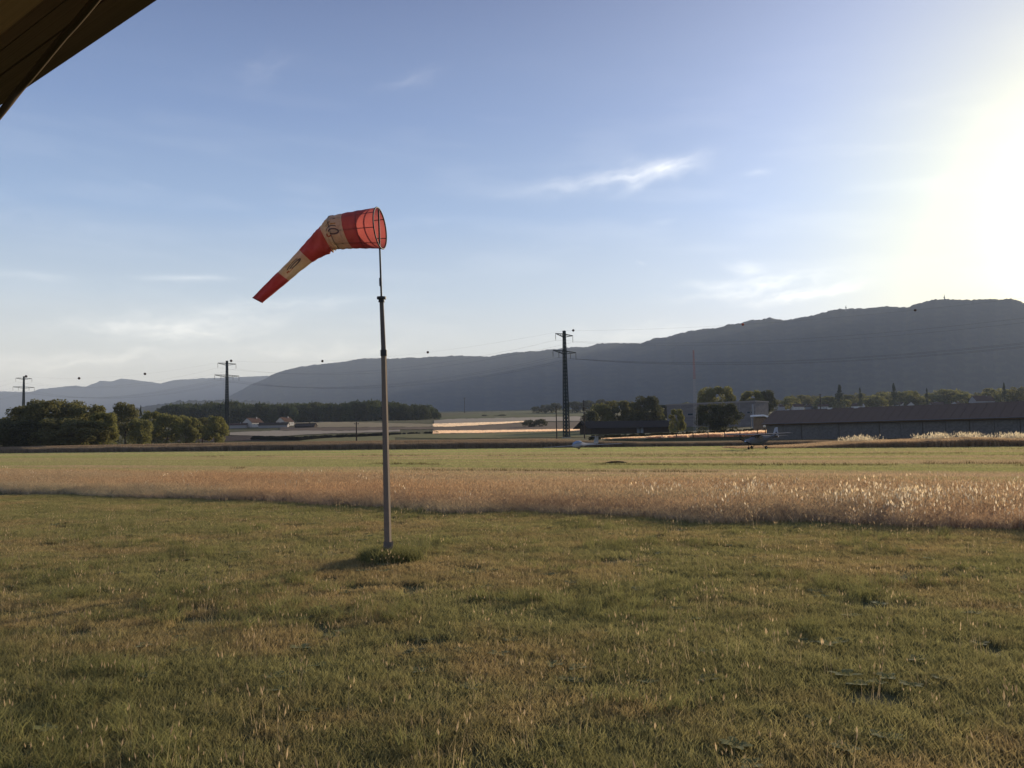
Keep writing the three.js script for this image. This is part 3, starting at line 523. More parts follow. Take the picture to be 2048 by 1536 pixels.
{ // pale works building behind the mast
  const a = onGround(1335, 640), b = onGround(1512, 600), L = a.distanceTo(b), p = a.clone().lerp(b, 0.5), base = p.y, topH = at(1424, 806, 620).y - base, t = thing('works_building', 'large pale flat-roofed works building behind the mast', 'building', [p.x, base, p.z], -Math.atan2(b.z - a.z, b.x - a.x));
  part(t, 'wall', box(L, topH, 24, 0, topH / 2 - 0.5, -12), std(0.24, 0.215, 0.20, 0.9, { map: grainTex }));
  part(t, 'roof_edge', box(L + 0.8, 0.9, 24.8, 0, topH - 0.02, -12), std(0.27, 0.24, 0.215, 0.9));
  const n = 9; for (let i = 0; i < n; i++) { const x = -L / 2 + (i + 0.5) * L / n, f = part(t, 'window', box(L / n * 0.6, 1.6, 0.1, x, topH * 0.55, 0.06), std(0.3, 0.3, 0.3, 0.6)); part(f, 'pane', box(L / n * 0.54, 1.35, 0.05, x, topH * 0.55, 0.13), glass); }
  for (let i = 1; i < 6; i++) part(t, 'wall_joint', box(0.25, topH - 1, 0.12, -L / 2 + i * L / 6, topH / 2 - 0.5, 0.05), std(0.25, 0.23, 0.22, 0.9));
}
{ // steel stack beside the works
  const p = onGround(1507, 430), H = at(1507, 811, 430).y - p.y, t = thing('steel_stack', 'pair of tall thin grey steel pipes left of the hangar', 'pipes', [p.x, p.y, p.z]);
  const m = std(0.3, 0.31, 0.32, 0.8, { map: metalTex });
  part(t, 'pipe', bar([0, 0, 0], [0, H, 0], 0.42, 0.4, 14), m); part(t, 'pipe', bar([-1.1, 0, 0], [-1.1, H * 0.94, 0], 0.22, 0.22, 10), std(0.1, 0.11, 0.12, 0.6)); part(t, 'bracket', box(1.2, 0.12, 0.12, -0.55, H * 0.5, 0), m); part(t, 'bracket', box(1.2, 0.12, 0.12, -0.55, H * 0.85, 0), m); part(t, 'cap', new THREE.ConeGeometry(0.6, 0.5, 14).translate(0, H + 0.4, 0), m);
}
{ // the long dark hangar at right
  const a = onGround(1533, 228), b0 = onGround(2048, 182), dir = b0.clone().sub(a).setY(0).normalize(), L = 92, p = a.clone(), turn = Math.atan2(-dir.z, dir.x);
  const t = thing('hangar', 'long dark hangar with a low-pitched roof at the right edge', 'hangar', [p.x, 0, p.z], turn);
  const eave = 4.35, rise = 2.95, depth = 10, cladding = std(0.215, 0.18, 0.14, 0.85, { map: grainTex }), roofM = std(0.25, 0.175, 0.12, 0.9, { map: speckTex });
  part(t, 'wall', prism(L, depth, eave, rise).translate(L / 2, 0, -depth / 2), cladding);
  part(t, 'roof', roofSlabs(L, depth, eave, rise, 0.9, 0.25).translate(L / 2, 0.02, -depth / 2), roofM);
  const ang = Math.atan2(rise, depth / 2), SL = Math.hypot(depth / 2 + 0.85, rise * (depth / 2 + 0.85) / (depth / 2));
  for (let i = 0; i < 47; i++) { const g = box(0.05, 0.03, SL, 0, 0.015, -SL / 2).rotateX(ang).translate(i * 2 + 0.2, eave - rise / (depth / 2) * 0.85 + 0.32, 0.85); part(t, 'roof_seam', g, roofM); }
  const doorM = [std(0.205, 0.19, 0.17, 0.8, { map: grainTex }), std(0.19, 0.178, 0.16, 0.8, { map: grainTex })];
  for (let i = 0; i < 18; i++) part(t, 'door_panel', box(4.9, 3.7, 0.1, 2.6 + i * 5, 1.9, 0.06 + (i % 2) * 0.12), doorM[i % 2]);
  part(t, 'door_rail', box(L - 1, 0.22, 0.3, L / 2, 3.92, 0.2), darkWood);
  part(t, 'gutter', bar([-0.8, eave - 0.22, 1.0], [L + 0.8, eave - 0.22, 1.0], 0.09, 0.09, 8), std(0.12, 0.11, 0.1, 0.5));
  for (const x of [15, 22]) part(t, 'roof_vent', box(0.9, 0.4, 0.9, x, eave + rise + 0.3, -depth / 2), std(0.6, 0.58, 0.52, 0.6));
}
{ // small sunlit shed showing past the hangar's left end
  const p = onGround(1522, 285), t = thing('white_roofed_shed', 'small shed with a bright sunlit roof edge at the hangar\'s left end', 'shed', [p.x, 0, p.z], 0.5), H = at(1522, 832, 285).y;
  part(t, 'wall', box(4, H - 0.6, 5, 1.2, (H - 0.6) / 2, 0), std(0.28, 0.2, 0.13, 0.9, { map: grainTex }));
  part(t, 'roof', box(5.4, 0.55, 6, 1.2, 0, 0).rotateZ(-0.22).translate(0, H - 0.2, 0), whitePaint);
  part(t, 'lamp_post', bar([-1.0, 0, 2.6], [-1.0, at(1527, 854, 285).y, 2.6], 0.12, 0.1, 8), darkWood); part(t, 'post_cap', new THREE.SphereGeometry(0.45, 12, 8).translate(-1.0, at(1527, 853, 285).y, 2.6), std(0.7, 0.6, 0.45, 0.7));
}
// hillside village behind the hangar
{
  const r = rng(707), hv = 'houses of the hillside village', spots = [[1560, 1180], [1577, 1260], [1598, 1150], [1622, 1300], [1648, 1210], [1663, 1330], [1690, 1250], [1718, 1180], [1745, 1320], [1763, 1230], [1800, 1300], [1822, 1210], [1868, 1190], [1880, 1260], [1915, 1240], [1990, 1330], [2030, 1250], [1842, 1350], [1700, 1380], [1605, 1390]];
  spots.forEach(([px, D], i) => house('village_house', px, D, 10 + 5 * r(), 8 + 2 * r(), 4.5 + 1.5 * r(), 2.6 + r(), r() * 3.1, i % 3 ? plaster : greyWall, tile, 'small hazy house among the trees of the hillside village', hv, i % 2 === 0));
  house('village_house', 1966, 1180, 27, 16, 9, 7, 0.15, greyWall, tile, 'large dark-roofed house standing highest in the hillside village');
  const tv = 'trees of the hillside village', lab = 'hazy green tree among the houses of the hillside village';
  for (let i = 0; i < 70; i++) { const px = 1545 + 540 * r(), D = 1190 + 360 * r(); tree('village_tree', px, D, polyline([[1540, 803], [1700, 797], [1850, 790], [2060, 783]], px) + 14 * r() - 11, 24 + 20 * r(), 'small', r() < 0.5 ? 1 : 0, lab, tv); }
  for (const [px, y, w, label] of [[1682, 772, 30, 'tall broad dark conifer above the village, left of three'], [1723, 776, 14, 'slim pointed conifer right of the broad one in the village'], [1791, 769, 22, 'tall pointed conifer in the middle of the village'], [1857, 777, 12, 'small pointed conifer right of the middle of the village'], [2012, 768, 16, 'pointed conifer near the right edge, above the village']]) tree('conifer', px, 1150, y, w, 'conifer', 3, label);
  const p = onGround(1643, 700), H = at(1643, 788, 700).y - p.y; const t = thing('wooden_pole', 'single dark pole standing before the village, behind the hangar roof', 'pole', [p.x, p.y, p.z]);
  part(t, 'post', bar([0, -0.5, 0], [0, H, 0], 0.42, 0.36, 8), darkWood); part(t, 'crossbar', box(2.4, 0.3, 0.3, 0, H - 0.6, 0), darkWood);
}

// ------------------------------------------------------------------ pylons, cables, marker balls
const steel = std(0.035, 0.045, 0.042, 0.8), rust = std(0.05, 0.04, 0.032, 0.9);
const pylonAt = [at(1133, HORIZON(1133), 433), at(454, HORIZON(454), 615), at(46, HORIZON(46), 838)];
pylonAt.forEach((p) => (p.y = height(p.x, p.z)));
const step = pylonAt[0].clone().sub(pylonAt[1]); pylonAt.unshift(new THREE.Vector3(pylonAt[0].x + step.x * 1.02, 0, pylonAt[0].z + step.z * 0.98));
const PH = 52.5, lineDir = Math.atan2(-(pylonAt[2].z - pylonAt[1].z), pylonAt[2].x - pylonAt[1].x), armTurn = lineDir + Math.PI / 2;
const UP_ARM = PH - 1.9, LOW_ARM = PH - 10.2, UP_HALF = 7.2, LOW_HALF = 9.6;
function makePylon(p, label) {
  const t = thing('power_pylon', label, 'pylon', [p.x, p.y, p.z], armTurn), bays = 30, half = (y) => lerp(1.15, 0.42, Math.min(1, y / PH)), legs = [], lace = [];
  for (const sx of [-1, 1]) for (const sz of [-1, 1]) legs.push(beam([sx * half(0), -0.5, sz * half(0)], [sx * half(PH), PH, sz * half(PH)], 0.42));
  for (let i = 0; i < bays; i++) {
    const y0 = PH * i / bays, y1 = PH * (i + 1) / bays, a = half(y0), b = half(y1);
    for (const s of [-1, 1]) { lace.push(beam([-a, y0, s * a], [b, y1, s * b], 0.22), beam([a, y0, s * a], [-b, y1, s * b], 0.22), beam([s * a, y0, -a], [s * b, y1, b], 0.22), beam([s * a, y0, a], [s * b, y1, -b], 0.22), beam([-a, y0, s * a], [a, y0, s * a], 0.14), beam([s * a, y0, -a], [s * a, y0, a], 0.14)); }
  }
  part(t, 'body', [...legs, ...lace], steel);
  part(t, 'footing', box(3.2, 0.7, 3.2, 0, -0.05, 0), std(0.3, 0.29, 0.27, 0.95));
  for (const [y, w, name] of [[UP_ARM, UP_HALF, 'crossarm'], [LOW_ARM, LOW_HALF, 'crossarm']]) {
    const g = []; for (const s of [-1, 1]) { for (const z of [-0.5, 0.5]) g.push(beam([0, y + 0.25, z], [s * w, y, 0], 0.24), beam([0, y - 1.3, z], [s * w, y - 0.1, 0], 0.22)); for (let k = 1; k < 5; k++) { const x = s * w * k / 5, q = 1.3 * (1 - k / 5); g.push(beam([x, y + 0.2 * (1 - k / 5), 0], [x + s * w / 5 * 0.5, y - q * 0.6, 0], 0.12), beam([x, y - q, 0.3 * (1 - k / 5)], [x, y + 0.2, -0.3 * (1 - k / 5)], 0.12)); } }
    part(t, name, g, steel);
  }
  const ins = (x, y) => { const g = [bar([x, y, 0], [x, y - 3.3, 0], 0.07, 0.07, 6)]; for (let k = 0; k < 8; k++) g.push(new THREE.CylinderGeometry(0.17, 0.2, 0.1, 8).translate(x, y - 0.6 - k * 0.3, 0)); part(t, 'insulator', g, rust); };
  for (const x of [-LOW_HALF, -LOW_HALF * 0.5, LOW_HALF * 0.5, LOW_HALF]) ins(x, LOW_ARM - 0.1);
  ins(UP_HALF, UP_ARM - 0.1); ins(-UP_HALF, UP_ARM - 0.1);
  return t;
}
const firstPylon = makePylon(pylonAt[1], 'tallest dark lattice pylon, right of the windsock pole');
[['dark pylon above the loose tree row, left of the windsock', 2], ['small distant pylon behind the trees at the far left edge', 3]].forEach(([label, k]) => { const c = copyOf(firstPylon, label); c.position.copy(pylonAt[k]); });
function span(x, y, sag, r) {                         // one cable through all pylons at that place on the arms
  const pts = [], c = Math.cos(armTurn), s = Math.sin(armTurn), w = (k) => new THREE.Vector3(pylonAt[k].x + c * x, pylonAt[k].y + y, pylonAt[k].z - s * x);
  const far = w(3).add(w(3).sub(w(2)).multiplyScalar(0.9)), ends = [w(0), w(1), w(2), w(3), far];
  for (let k = 0; k < 4; k++) for (let i = 0; i < 24; i++) { const t = i / 24; pts.push(ends[k].clone().lerp(ends[k + 1], t).add(new THREE.Vector3(0, -4 * sag * t * (1 - t), 0))); }
  pts.push(far);
  return { pts, geo: new THREE.TubeGeometry(new THREE.CatmullRomCurve3(pts), 200, r, 4) };
}
const cableM = std(0.04, 0.04, 0.042, 0.6);
const earth = span(0, PH, 6.0, 0.016);
single('earth_cable', earth.geo, cableM, 'thin top cable strung over the pylon tops, carrying marker balls', 'cable');
for (const x of [-LOW_HALF, -LOW_HALF * 0.5, LOW_HALF * 0.5, LOW_HALF]) single('power_cable', span(x, LOW_ARM - 3.4, 9.5, 0.026).geo, cableM, (Math.abs(x) > 6 ? 'outer' : 'inner') + ' power cable hung from the lower pylon arms on their ' + (x > 0 ? 'nearer' : 'farther') + ' side', 'cable', 'cables on the lower pylon arms');
for (const x of [-UP_HALF, UP_HALF]) single('power_cable', span(x, UP_ARM - 3.4, 9.0, 0.022).geo, cableM, 'power cable hung from the upper pylon arms on their ' + (x > 0 ? 'nearer' : 'farther') + ' side', 'cable', 'cables on the upper pylon arms');
{
  const curve = new THREE.CatmullRomCurve3(earth.pts), samples = curve.getPoints(3000), inv = camera.quaternion.clone().invert(), project = (p) => { const q = p.clone().sub(camera.position).applyQuaternion(inv); return 1024 + q.x / -q.z * FOCAL; };
  const ballM = std(0.09, 0.05, 0.035, 0.6), redM = std(0.5, 0.1, 0.05, 0.6);
  [[1830, 'marker ball on the top cable before the mountain, rightmost'], [1485, 'reddish marker ball on the top cable, below the ridge'], [1147, 'marker ball close beside the top of the tallest pylon'], [856, 'marker ball in the sky just right of the windsock pole'], [645, 'marker ball over the ridge, left of the windsock pole'], [462, 'marker ball beside the top of the second pylon'], [290, 'marker ball halfway between the two left pylons'], [158, 'marker ball nearer the far left pylon'], [52, 'marker ball beside the top of the far left pylon']].forEach(([px, label], i) => {
    let best = samples[0], e = 1e9; for (const s of samples) { if (s.z > -20) continue; const q = Math.abs(project(s) - px); if (q < e) { e = q; best = s; } }
    const R = 0.0016 * -best.z * 0.9, t = thing('marker_ball', label, 'marker ball', [best.x, best.y, best.z], lineDir);
    part(t, 'shell', new THREE.SphereGeometry(R, 20, 14), i === 1 ? redM : ballM); part(t, 'seam', new THREE.TorusGeometry(R * 1.01, R * 0.05, 6, 24).rotateX(Math.PI / 2), cableM); part(t, 'clamp', [box(R * 0.5, R * 0.25, R * 0.25, R * 1.1, 0, 0), box(R * 0.5, R * 0.25, R * 0.25, -R * 1.1, 0, 0)], cableM);
  });
}
// wooden line poles
for (const [px, D, y, label] of [[713, 330, 844, 'lone wooden pole left of the windsock pole'], [1113.5, 400, 811, 'slim wooden pole just left of the tallest pylon'], [1169, 400, 800, 'slim wooden pole just right of the tallest pylon'], [930, 1700, 795, 'faint far pole on the slope right of the windsock']]) {
  const p = onGround(px, D), H = at(px, y, D).y - p.y, k = D > 1000 ? 2.2 : 1, t = thing('utility_pole', label, 'pole', [p.x, p.y, p.z], 0.6);
  part(t, 'post', bar([0, -0.5, 0], [0, H, 0], 0.28 * k, 0.2 * k, 8), darkWood); part(t, 'crossbar', box(2.0 * k, 0.16 * k, 0.16 * k, 0, H - 0.7 * k, 0), darkWood);
  for (const x of [-0.8, 0, 0.8]) part(t, 'insulator', bar([x * k, H - 0.62 * k, 0], [x * k, H - 0.25 * k, 0], 0.07 * k, 0.05 * k, 8), rust);
}
{ // red and white lattice mast
  const p = onGround(1392, 380), H = at(1390, 700, 380).y - p.y, t = thing('radio_mast', 'slim red and white lattice radio mast before the mountain', 'mast', [p.x, p.y, p.z], 0.3);
  const redP = std(0.36, 0.12, 0.085, 0.8), whiteP = std(0.36, 0.34, 0.32, 0.8), bands = 6, half = (y) => lerp(1.0, 0.3, y / H);
  for (let k = 0; k < bands; k++) {
    const g = [], n = 5;
    for (let i = 0; i < n; i++) { const y0 = H * (k + i / n) / bands, y1 = H * (k + (i + 1) / n) / bands; for (let q = 0; q < 3; q++) { const a = q * 2.094, b = a + 2.094, A = (an, y) => [Math.cos(an) * half(y), y, Math.sin(an) * half(y)]; g.push(bar(A(a, y0), A(a, y1), 0.045, 0.045, 5), bar(A(a, y0), A(b, y1), 0.02, 0.02, 4), bar(A(a, y0), A(b, y0), 0.02, 0.02, 4)); } }
    part(t, 'mast_section', g, k >= 4 ? redP : whiteP);
  }
  part(t, 'antenna', [bar([0, H, 0], [0, H + 2.2, 0], 0.04, 0.02, 6), bar([0.3, H - 4, 0], [1.4, H - 4, 0], 0.04), bar([1.4, H - 4.8, 0], [1.4, H - 3.0, 0], 0.05)], whiteP);
  part(t, 'cabinet', box(1.6, 2.0, 1.2, 2.2, 1, 0), greyWall);
}
// small masts on the ridge
for (const [px, y0, y1, label] of [[1889, 600, 589, 'tiny antenna on the highest part of the mountain ridge'], [1692, 618, 611, 'tiny antenna on the ridge, left of the highest part']]) {
  const D = 5650, p = at(px, y0 + 2, D), H = at(px, y1, D).y - p.y, t = thing('ridge_antenna', label, 'antenna', [p.x, p.y, p.z]);
  part(t, 'tower', bar([0, -10, 0], [0, H * 0.75, 0], 4.5, 2.5, 8), greyWall); part(t, 'aerial', bar([0, H * 0.75, 0], [0, H, 0], 2, 1, 6), greyWall); part(t, 'platform', new THREE.CylinderGeometry(6, 6, 3, 12).translate(0, H * 0.55, 0), greyWall);
}
{ // fence before the peach field
  const xs = [1293, 1324, 1353, 1386, 1416, 1449, 1480, 1515, 1531], t0 = onGround(1293, 252.5), t = thing('field_fence', 'post and wire fence before the peach sunlit field', 'fence', [t0.x, 0, t0.z]), ends = [];
  xs.forEach((px, i) => { const p = onGround(px, lerp(252.5, 233.5, i / 8)), top = at(px, polyline([[1293, 868], [1531, 858]], px), -p.z).y; part(t, 'post', bar([p.x - t0.x, -0.2, p.z - t0.z], [p.x - t0.x, Math.max(1.2, top), p.z - t0.z], 0.14, 0.12, 7), darkWood); ends.push([p.x - t0.x, p.z - t0.z, Math.max(1.2, top)]); });
  for (const k of [0.35, 0.65, 0.92]) { const g = []; for (let i = 0; i + 1 < ends.length; i++) g.push(bar([ends[i][0], ends[i][2] * k, ends[i][1]], [ends[i + 1][0], ends[i + 1][2] * k, ends[i + 1][1]], 0.012, 0.012, 4)); part(t, 'wire', g, cableM); }
}

// ------------------------------------------------------------------ aircraft
function loft(stations, seg = 20) { // stations: [x, yc, halfHeight, halfWidth, squareness]
  const pos = [], idx = [];
  stations.forEach(([x, yc, hh, hw]) => { for (let j = 0; j < seg; j++) { const a = j / seg * 6.2832, c = Math.cos(a), s = Math.sin(a), k = 0.8; pos.push(x, yc + Math.sign(s) * Math.pow(Math.abs(s), k) * hh, Math.sign(c) * Math.pow(Math.abs(c), k) * hw); } });
  for (let i = 0; i < stations.length - 1; i++) for (let j = 0; j < seg; j++) { const a = i * seg + j, b = i * seg + (j + 1) % seg, c = a + seg, d = b + seg; idx.push(a, c, b, b, c, d); }
  const n = stations.length, p0 = pos.length / 3; pos.push(stations[0][0], stations[0][1], 0, stations[n - 1][0], stations[n - 1][1], 0);
  for (let j = 0; j < seg; j++) { idx.push(p0, j, (j + 1) % seg); idx.push(p0 + 1, (n - 1) * seg + (j + 1) % seg, (n - 1) * seg + j); }
  const g = new THREE.BufferGeometry(); g.setAttribute('position', new THREE.Float32BufferAttribute(pos, 3)); g.setIndex(idx); g.computeVertexNormals(); return g;
}
function wingGeo(root, tip, c0, c1, th) { // tapered panel from root [x,y,z] to tip, chord along x
  const sec = (p, c) => { const o = []; for (const [u, v] of [[-0.3, 0], [-0.22, 0.5], [0.05, 0.62], [0.4, 0.34], [0.7, 0.02], [0.4, -0.22], [0.0, -0.35], [-0.22, -0.3]]) o.push([p[0] + u * c, p[1] + v * th * c, p[2]]); return o; };
  const A = sec(root, c0), M = sec([lerp(root[0], tip[0], 0.9), lerp(root[1], tip[1], 0.9), lerp(root[2], tip[2], 0.9)], lerp(c0, c1, 0.9)), B = sec(tip, c1 * 0.7), pos = [...A, ...M, ...B].flat(), idx = [];
  for (let k = 0; k < 2; k++) for (let i = 0; i < 8; i++) { const a = k * 8 + i, b = k * 8 + (i + 1) % 8, c = a + 8, d = b + 8; idx.push(a, b, c, b, d, c); }
  for (let i = 1; i < 7; i++) { idx.push(0, i + 1, i); idx.push(16, 16 + i, 16 + i + 1); }
  const g = new THREE.BufferGeometry(); g.setAttribute('position', new THREE.Float32BufferAttribute(pos, 3)); g.setIndex(idx); return g.toNonIndexed().deleteAttribute ? (() => { const q = g.toNonIndexed(); q.computeVertexNormals(); return q; })() : g;
}
const gel = std(0.34, 0.34, 0.34, 0.78, { side: THREE.DoubleSide }), rubber = std(0.02, 0.02, 0.02, 0.9), paintGrey = std(0.17, 0.165, 0.165, 0.78, { side: THREE.DoubleSide, map: metalTex });
{ // glider, nose toward the camera's left, one wing low
  const p = onGround(1158, 136), t = thing('glider', 'parked white glider with covered cockpit, left of the powered plane', 'glider', [p.x, 0, p.z], 0);
  t.rotation.order = 'YXZ'; t.rotation.y = Math.PI - Math.atan2(0.77, -0.64) + Math.PI; t.rotation.y = Math.atan2(-0.77, -0.64); t.rotation.x = 0.035;
  part(t, 'fuselage', loft([[1.9, 0.62, 0.03, 0.03], [1.75, 0.62, 0.14, 0.13], [1.3, 0.66, 0.33, 0.28], [0.6, 0.70, 0.44, 0.34], [-0.2, 0.74, 0.46, 0.34], [-1.0, 0.78, 0.34, 0.26], [-1.9, 0.82, 0.2, 0.15], [-3.2, 0.86, 0.14, 0.1], [-4.8, 0.9, 0.09, 0.06], [-5.1, 0.92, 0.04, 0.03]]), gel);
  part(t, 'canopy_cover', loft([[1.55, 0.86, 0.1, 0.16], [1.2, 0.98, 0.2, 0.29], [0.6, 1.1, 0.28, 0.36], [-0.1, 1.14, 0.26, 0.36], [-0.6, 1.06, 0.16, 0.26], [-0.9, 0.98, 0.06, 0.12]]), std(0.25, 0.30, 0.38, 0.8, { side: THREE.DoubleSide }), 'blue grey cloth cover over the cockpit');
  for (const s of [-1, 1]) part(t, 'wing', wingGeo([-0.4, 0.66, s * 0.3], [-0.6, 0.62, s * 7.4], 0.95, 0.45, 0.12), gel);
  part(t, 'fin', wingGeo([-4.6, 0.95, 0], [-4.95, 2.0, 0.01], 1.0, 0.75, 0.1), gel);
  part(t, 'rudder', box(0.28, 1.05, 0.05, -5.12, 1.45, 0), gel);
  for (const s of [-1, 1]) part(t, 'stabilizer', wingGeo([-4.95, 1.98, 0], [-5.02, 2.0, s * 1.25], 0.55, 0.35, 0.1), gel);
  part(t, 'wheel', new THREE.TorusGeometry(0.17, 0.08, 8, 18).translate(0.1, 0.22, 0), rubber);
  part(t, 'tail_wheel', new THREE.TorusGeometry(0.09, 0.05, 8, 14).translate(-4.7, 0.74, 0), rubber);
}
{ // high-wing powered plane
  const p = onGround(1517, 112), t = thing('light_aircraft', 'grey high-wing light aircraft parked before the long hangar', 'airplane', [p.x, 0, p.z], 0);
  t.rotation.y = Math.atan2(-0.64, -0.77);
  part(t, 'fuselage', loft([[2.35, 1.02, 0.34, 0.36], [1.7, 1.05, 0.46, 0.46], [0.9, 1.12, 0.58, 0.54], [0.0, 1.18, 0.66, 0.55], [-0.8, 1.28, 0.55, 0.48], [-1.8, 1.42, 0.36, 0.3], [-3.0, 1.56, 0.22, 0.16], [-4.1, 1.64, 0.12, 0.07]]), paintGrey);
  part(t, 'cowling', loft([[2.75, 1.04, 0.22, 0.26], [2.65, 1.04, 0.31, 0.34], [2.36, 1.03, 0.36, 0.38]]), std(0.18, 0.175, 0.175, 0.78, { side: THREE.DoubleSide }));
  for (const s of [-1, 1]) part(t, 'window', box(0.9, 0.36, 0.03, 0.35, 1.5, s * 0.53), glass);
  part(t, 'windscreen', box(0.05, 0.45, 0.84, 0, 0, 0).rotateZ(0.75).translate(1.18, 1.56, 0), glass);
  for (const s of [-1, 1]) { part(t, 'wing', wingGeo([0.35, 1.86, s * 0.0], [0.3, 2.0, s * 5.0], 1.5, 1.2, 0.13), paintGrey); part(t, 'wing_strut', bar([0.4, 0.85, s * 0.5], [0.3, 1.86, s * 2.7], 0.045, 0.045, 8), paintGrey); part(t, 'landing_leg', bar([0.1, 0.72, s * 0.4], [0.05, 0.22, s * 1.0], 0.05, 0.04, 8), paintGrey); const w = part(t, 'wheel', new THREE.TorusGeometry(0.16, 0.085, 10, 20).translate(0.05, 0.245, s * 1.08), rubber); part(w, 'rim', new THREE.CylinderGeometry(0.1, 0.1, 0.1, 16).rotateX(Math.PI / 2).translate(0.05, 0.245, s * 1.08), gel); }
  part(t, 'landing_leg', bar([2.1, 0.75, 0], [2.2, 0.2, 0], 0.05, 0.04, 8), paintGrey); part(t, 'wheel', new THREE.TorusGeometry(0.13, 0.07, 10, 18).translate(2.2, 0.2, 0), rubber);
  const fin = new THREE.Shape([new THREE.Vector2(-3.0, 1.7), new THREE.Vector2(-3.65, 2.75), new THREE.Vector2(-4.15, 2.78), new THREE.Vector2(-4.3, 1.66)]);
  part(t, 'fin', new THREE.ExtrudeGeometry(fin, { depth: 0.08, bevelEnabled: false }).translate(0, 0, -0.04), std(0.36, 0.38, 0.41, 0.8));
  part(t, 'fin_emblem', new THREE.CylinderGeometry(0.17, 0.17, 0.1, 5).rotateX(Math.PI / 2).translate(-3.78, 2.08, 0), std(0.04, 0.04, 0.06, 0.6));
  for (const s of [-1, 1]) part(t, 'stabilizer', wingGeo([-3.85, 1.68, 0], [-3.9, 1.7, s * 1.6], 0.9, 0.6, 0.08), paintGrey);
  part(t, 'spinner', new THREE.ConeGeometry(0.13, 0.3, 16).rotateZ(-Math.PI / 2).translate(2.92, 1.04, 0), std(0.7, 0.7, 0.7, 0.2, { metalness: 0.9 }));
  part(t, 'propeller', [box(0.04, 0.95, 0.14, 2.84, 1.5, 0.0), box(0.04, 0.95, 0.14, 2.84, 0.58, 0.0)].map((g) => g.translate(-2.84, -1.04, 0).rotateX(1.2).translate(2.84, 1.04, 0)), rubber);
  part(t, 'tail_lamp', new THREE.SphereGeometry(0.12, 16, 12).translate(-4.32, 1.58, 0.1), std(0.95, 0.92, 0.88, 0.12, { metalness: 0.6 }));
}
{ // low object lying on the strip
  const p = hit(1233, 928), t = thing('grass_heap', 'small heap of cut grass lying on the airfield strip', 'heap', [p.x, 0, p.z]);
  const g = new THREE.SphereGeometry(1, 24, 12, 0, 6.2832, 0, Math.PI / 2), a = g.attributes.position; for (let i = 0; i < a.count; i++) { const n = 0.7 + 0.6 * fbm(a.getX(i) * 3 + 5, a.getZ(i) * 3 + 5, 3, 4); a.setXYZ(i, a.getX(i) * 0.9 * n, a.getY(i) * 0.22 * n, a.getZ(i) * 0.5 * n); } g.computeVertexNormals();
  part(t, 'mound', g, std(0.07, 0.055, 0.03, 1, { map: soilTex }));
}

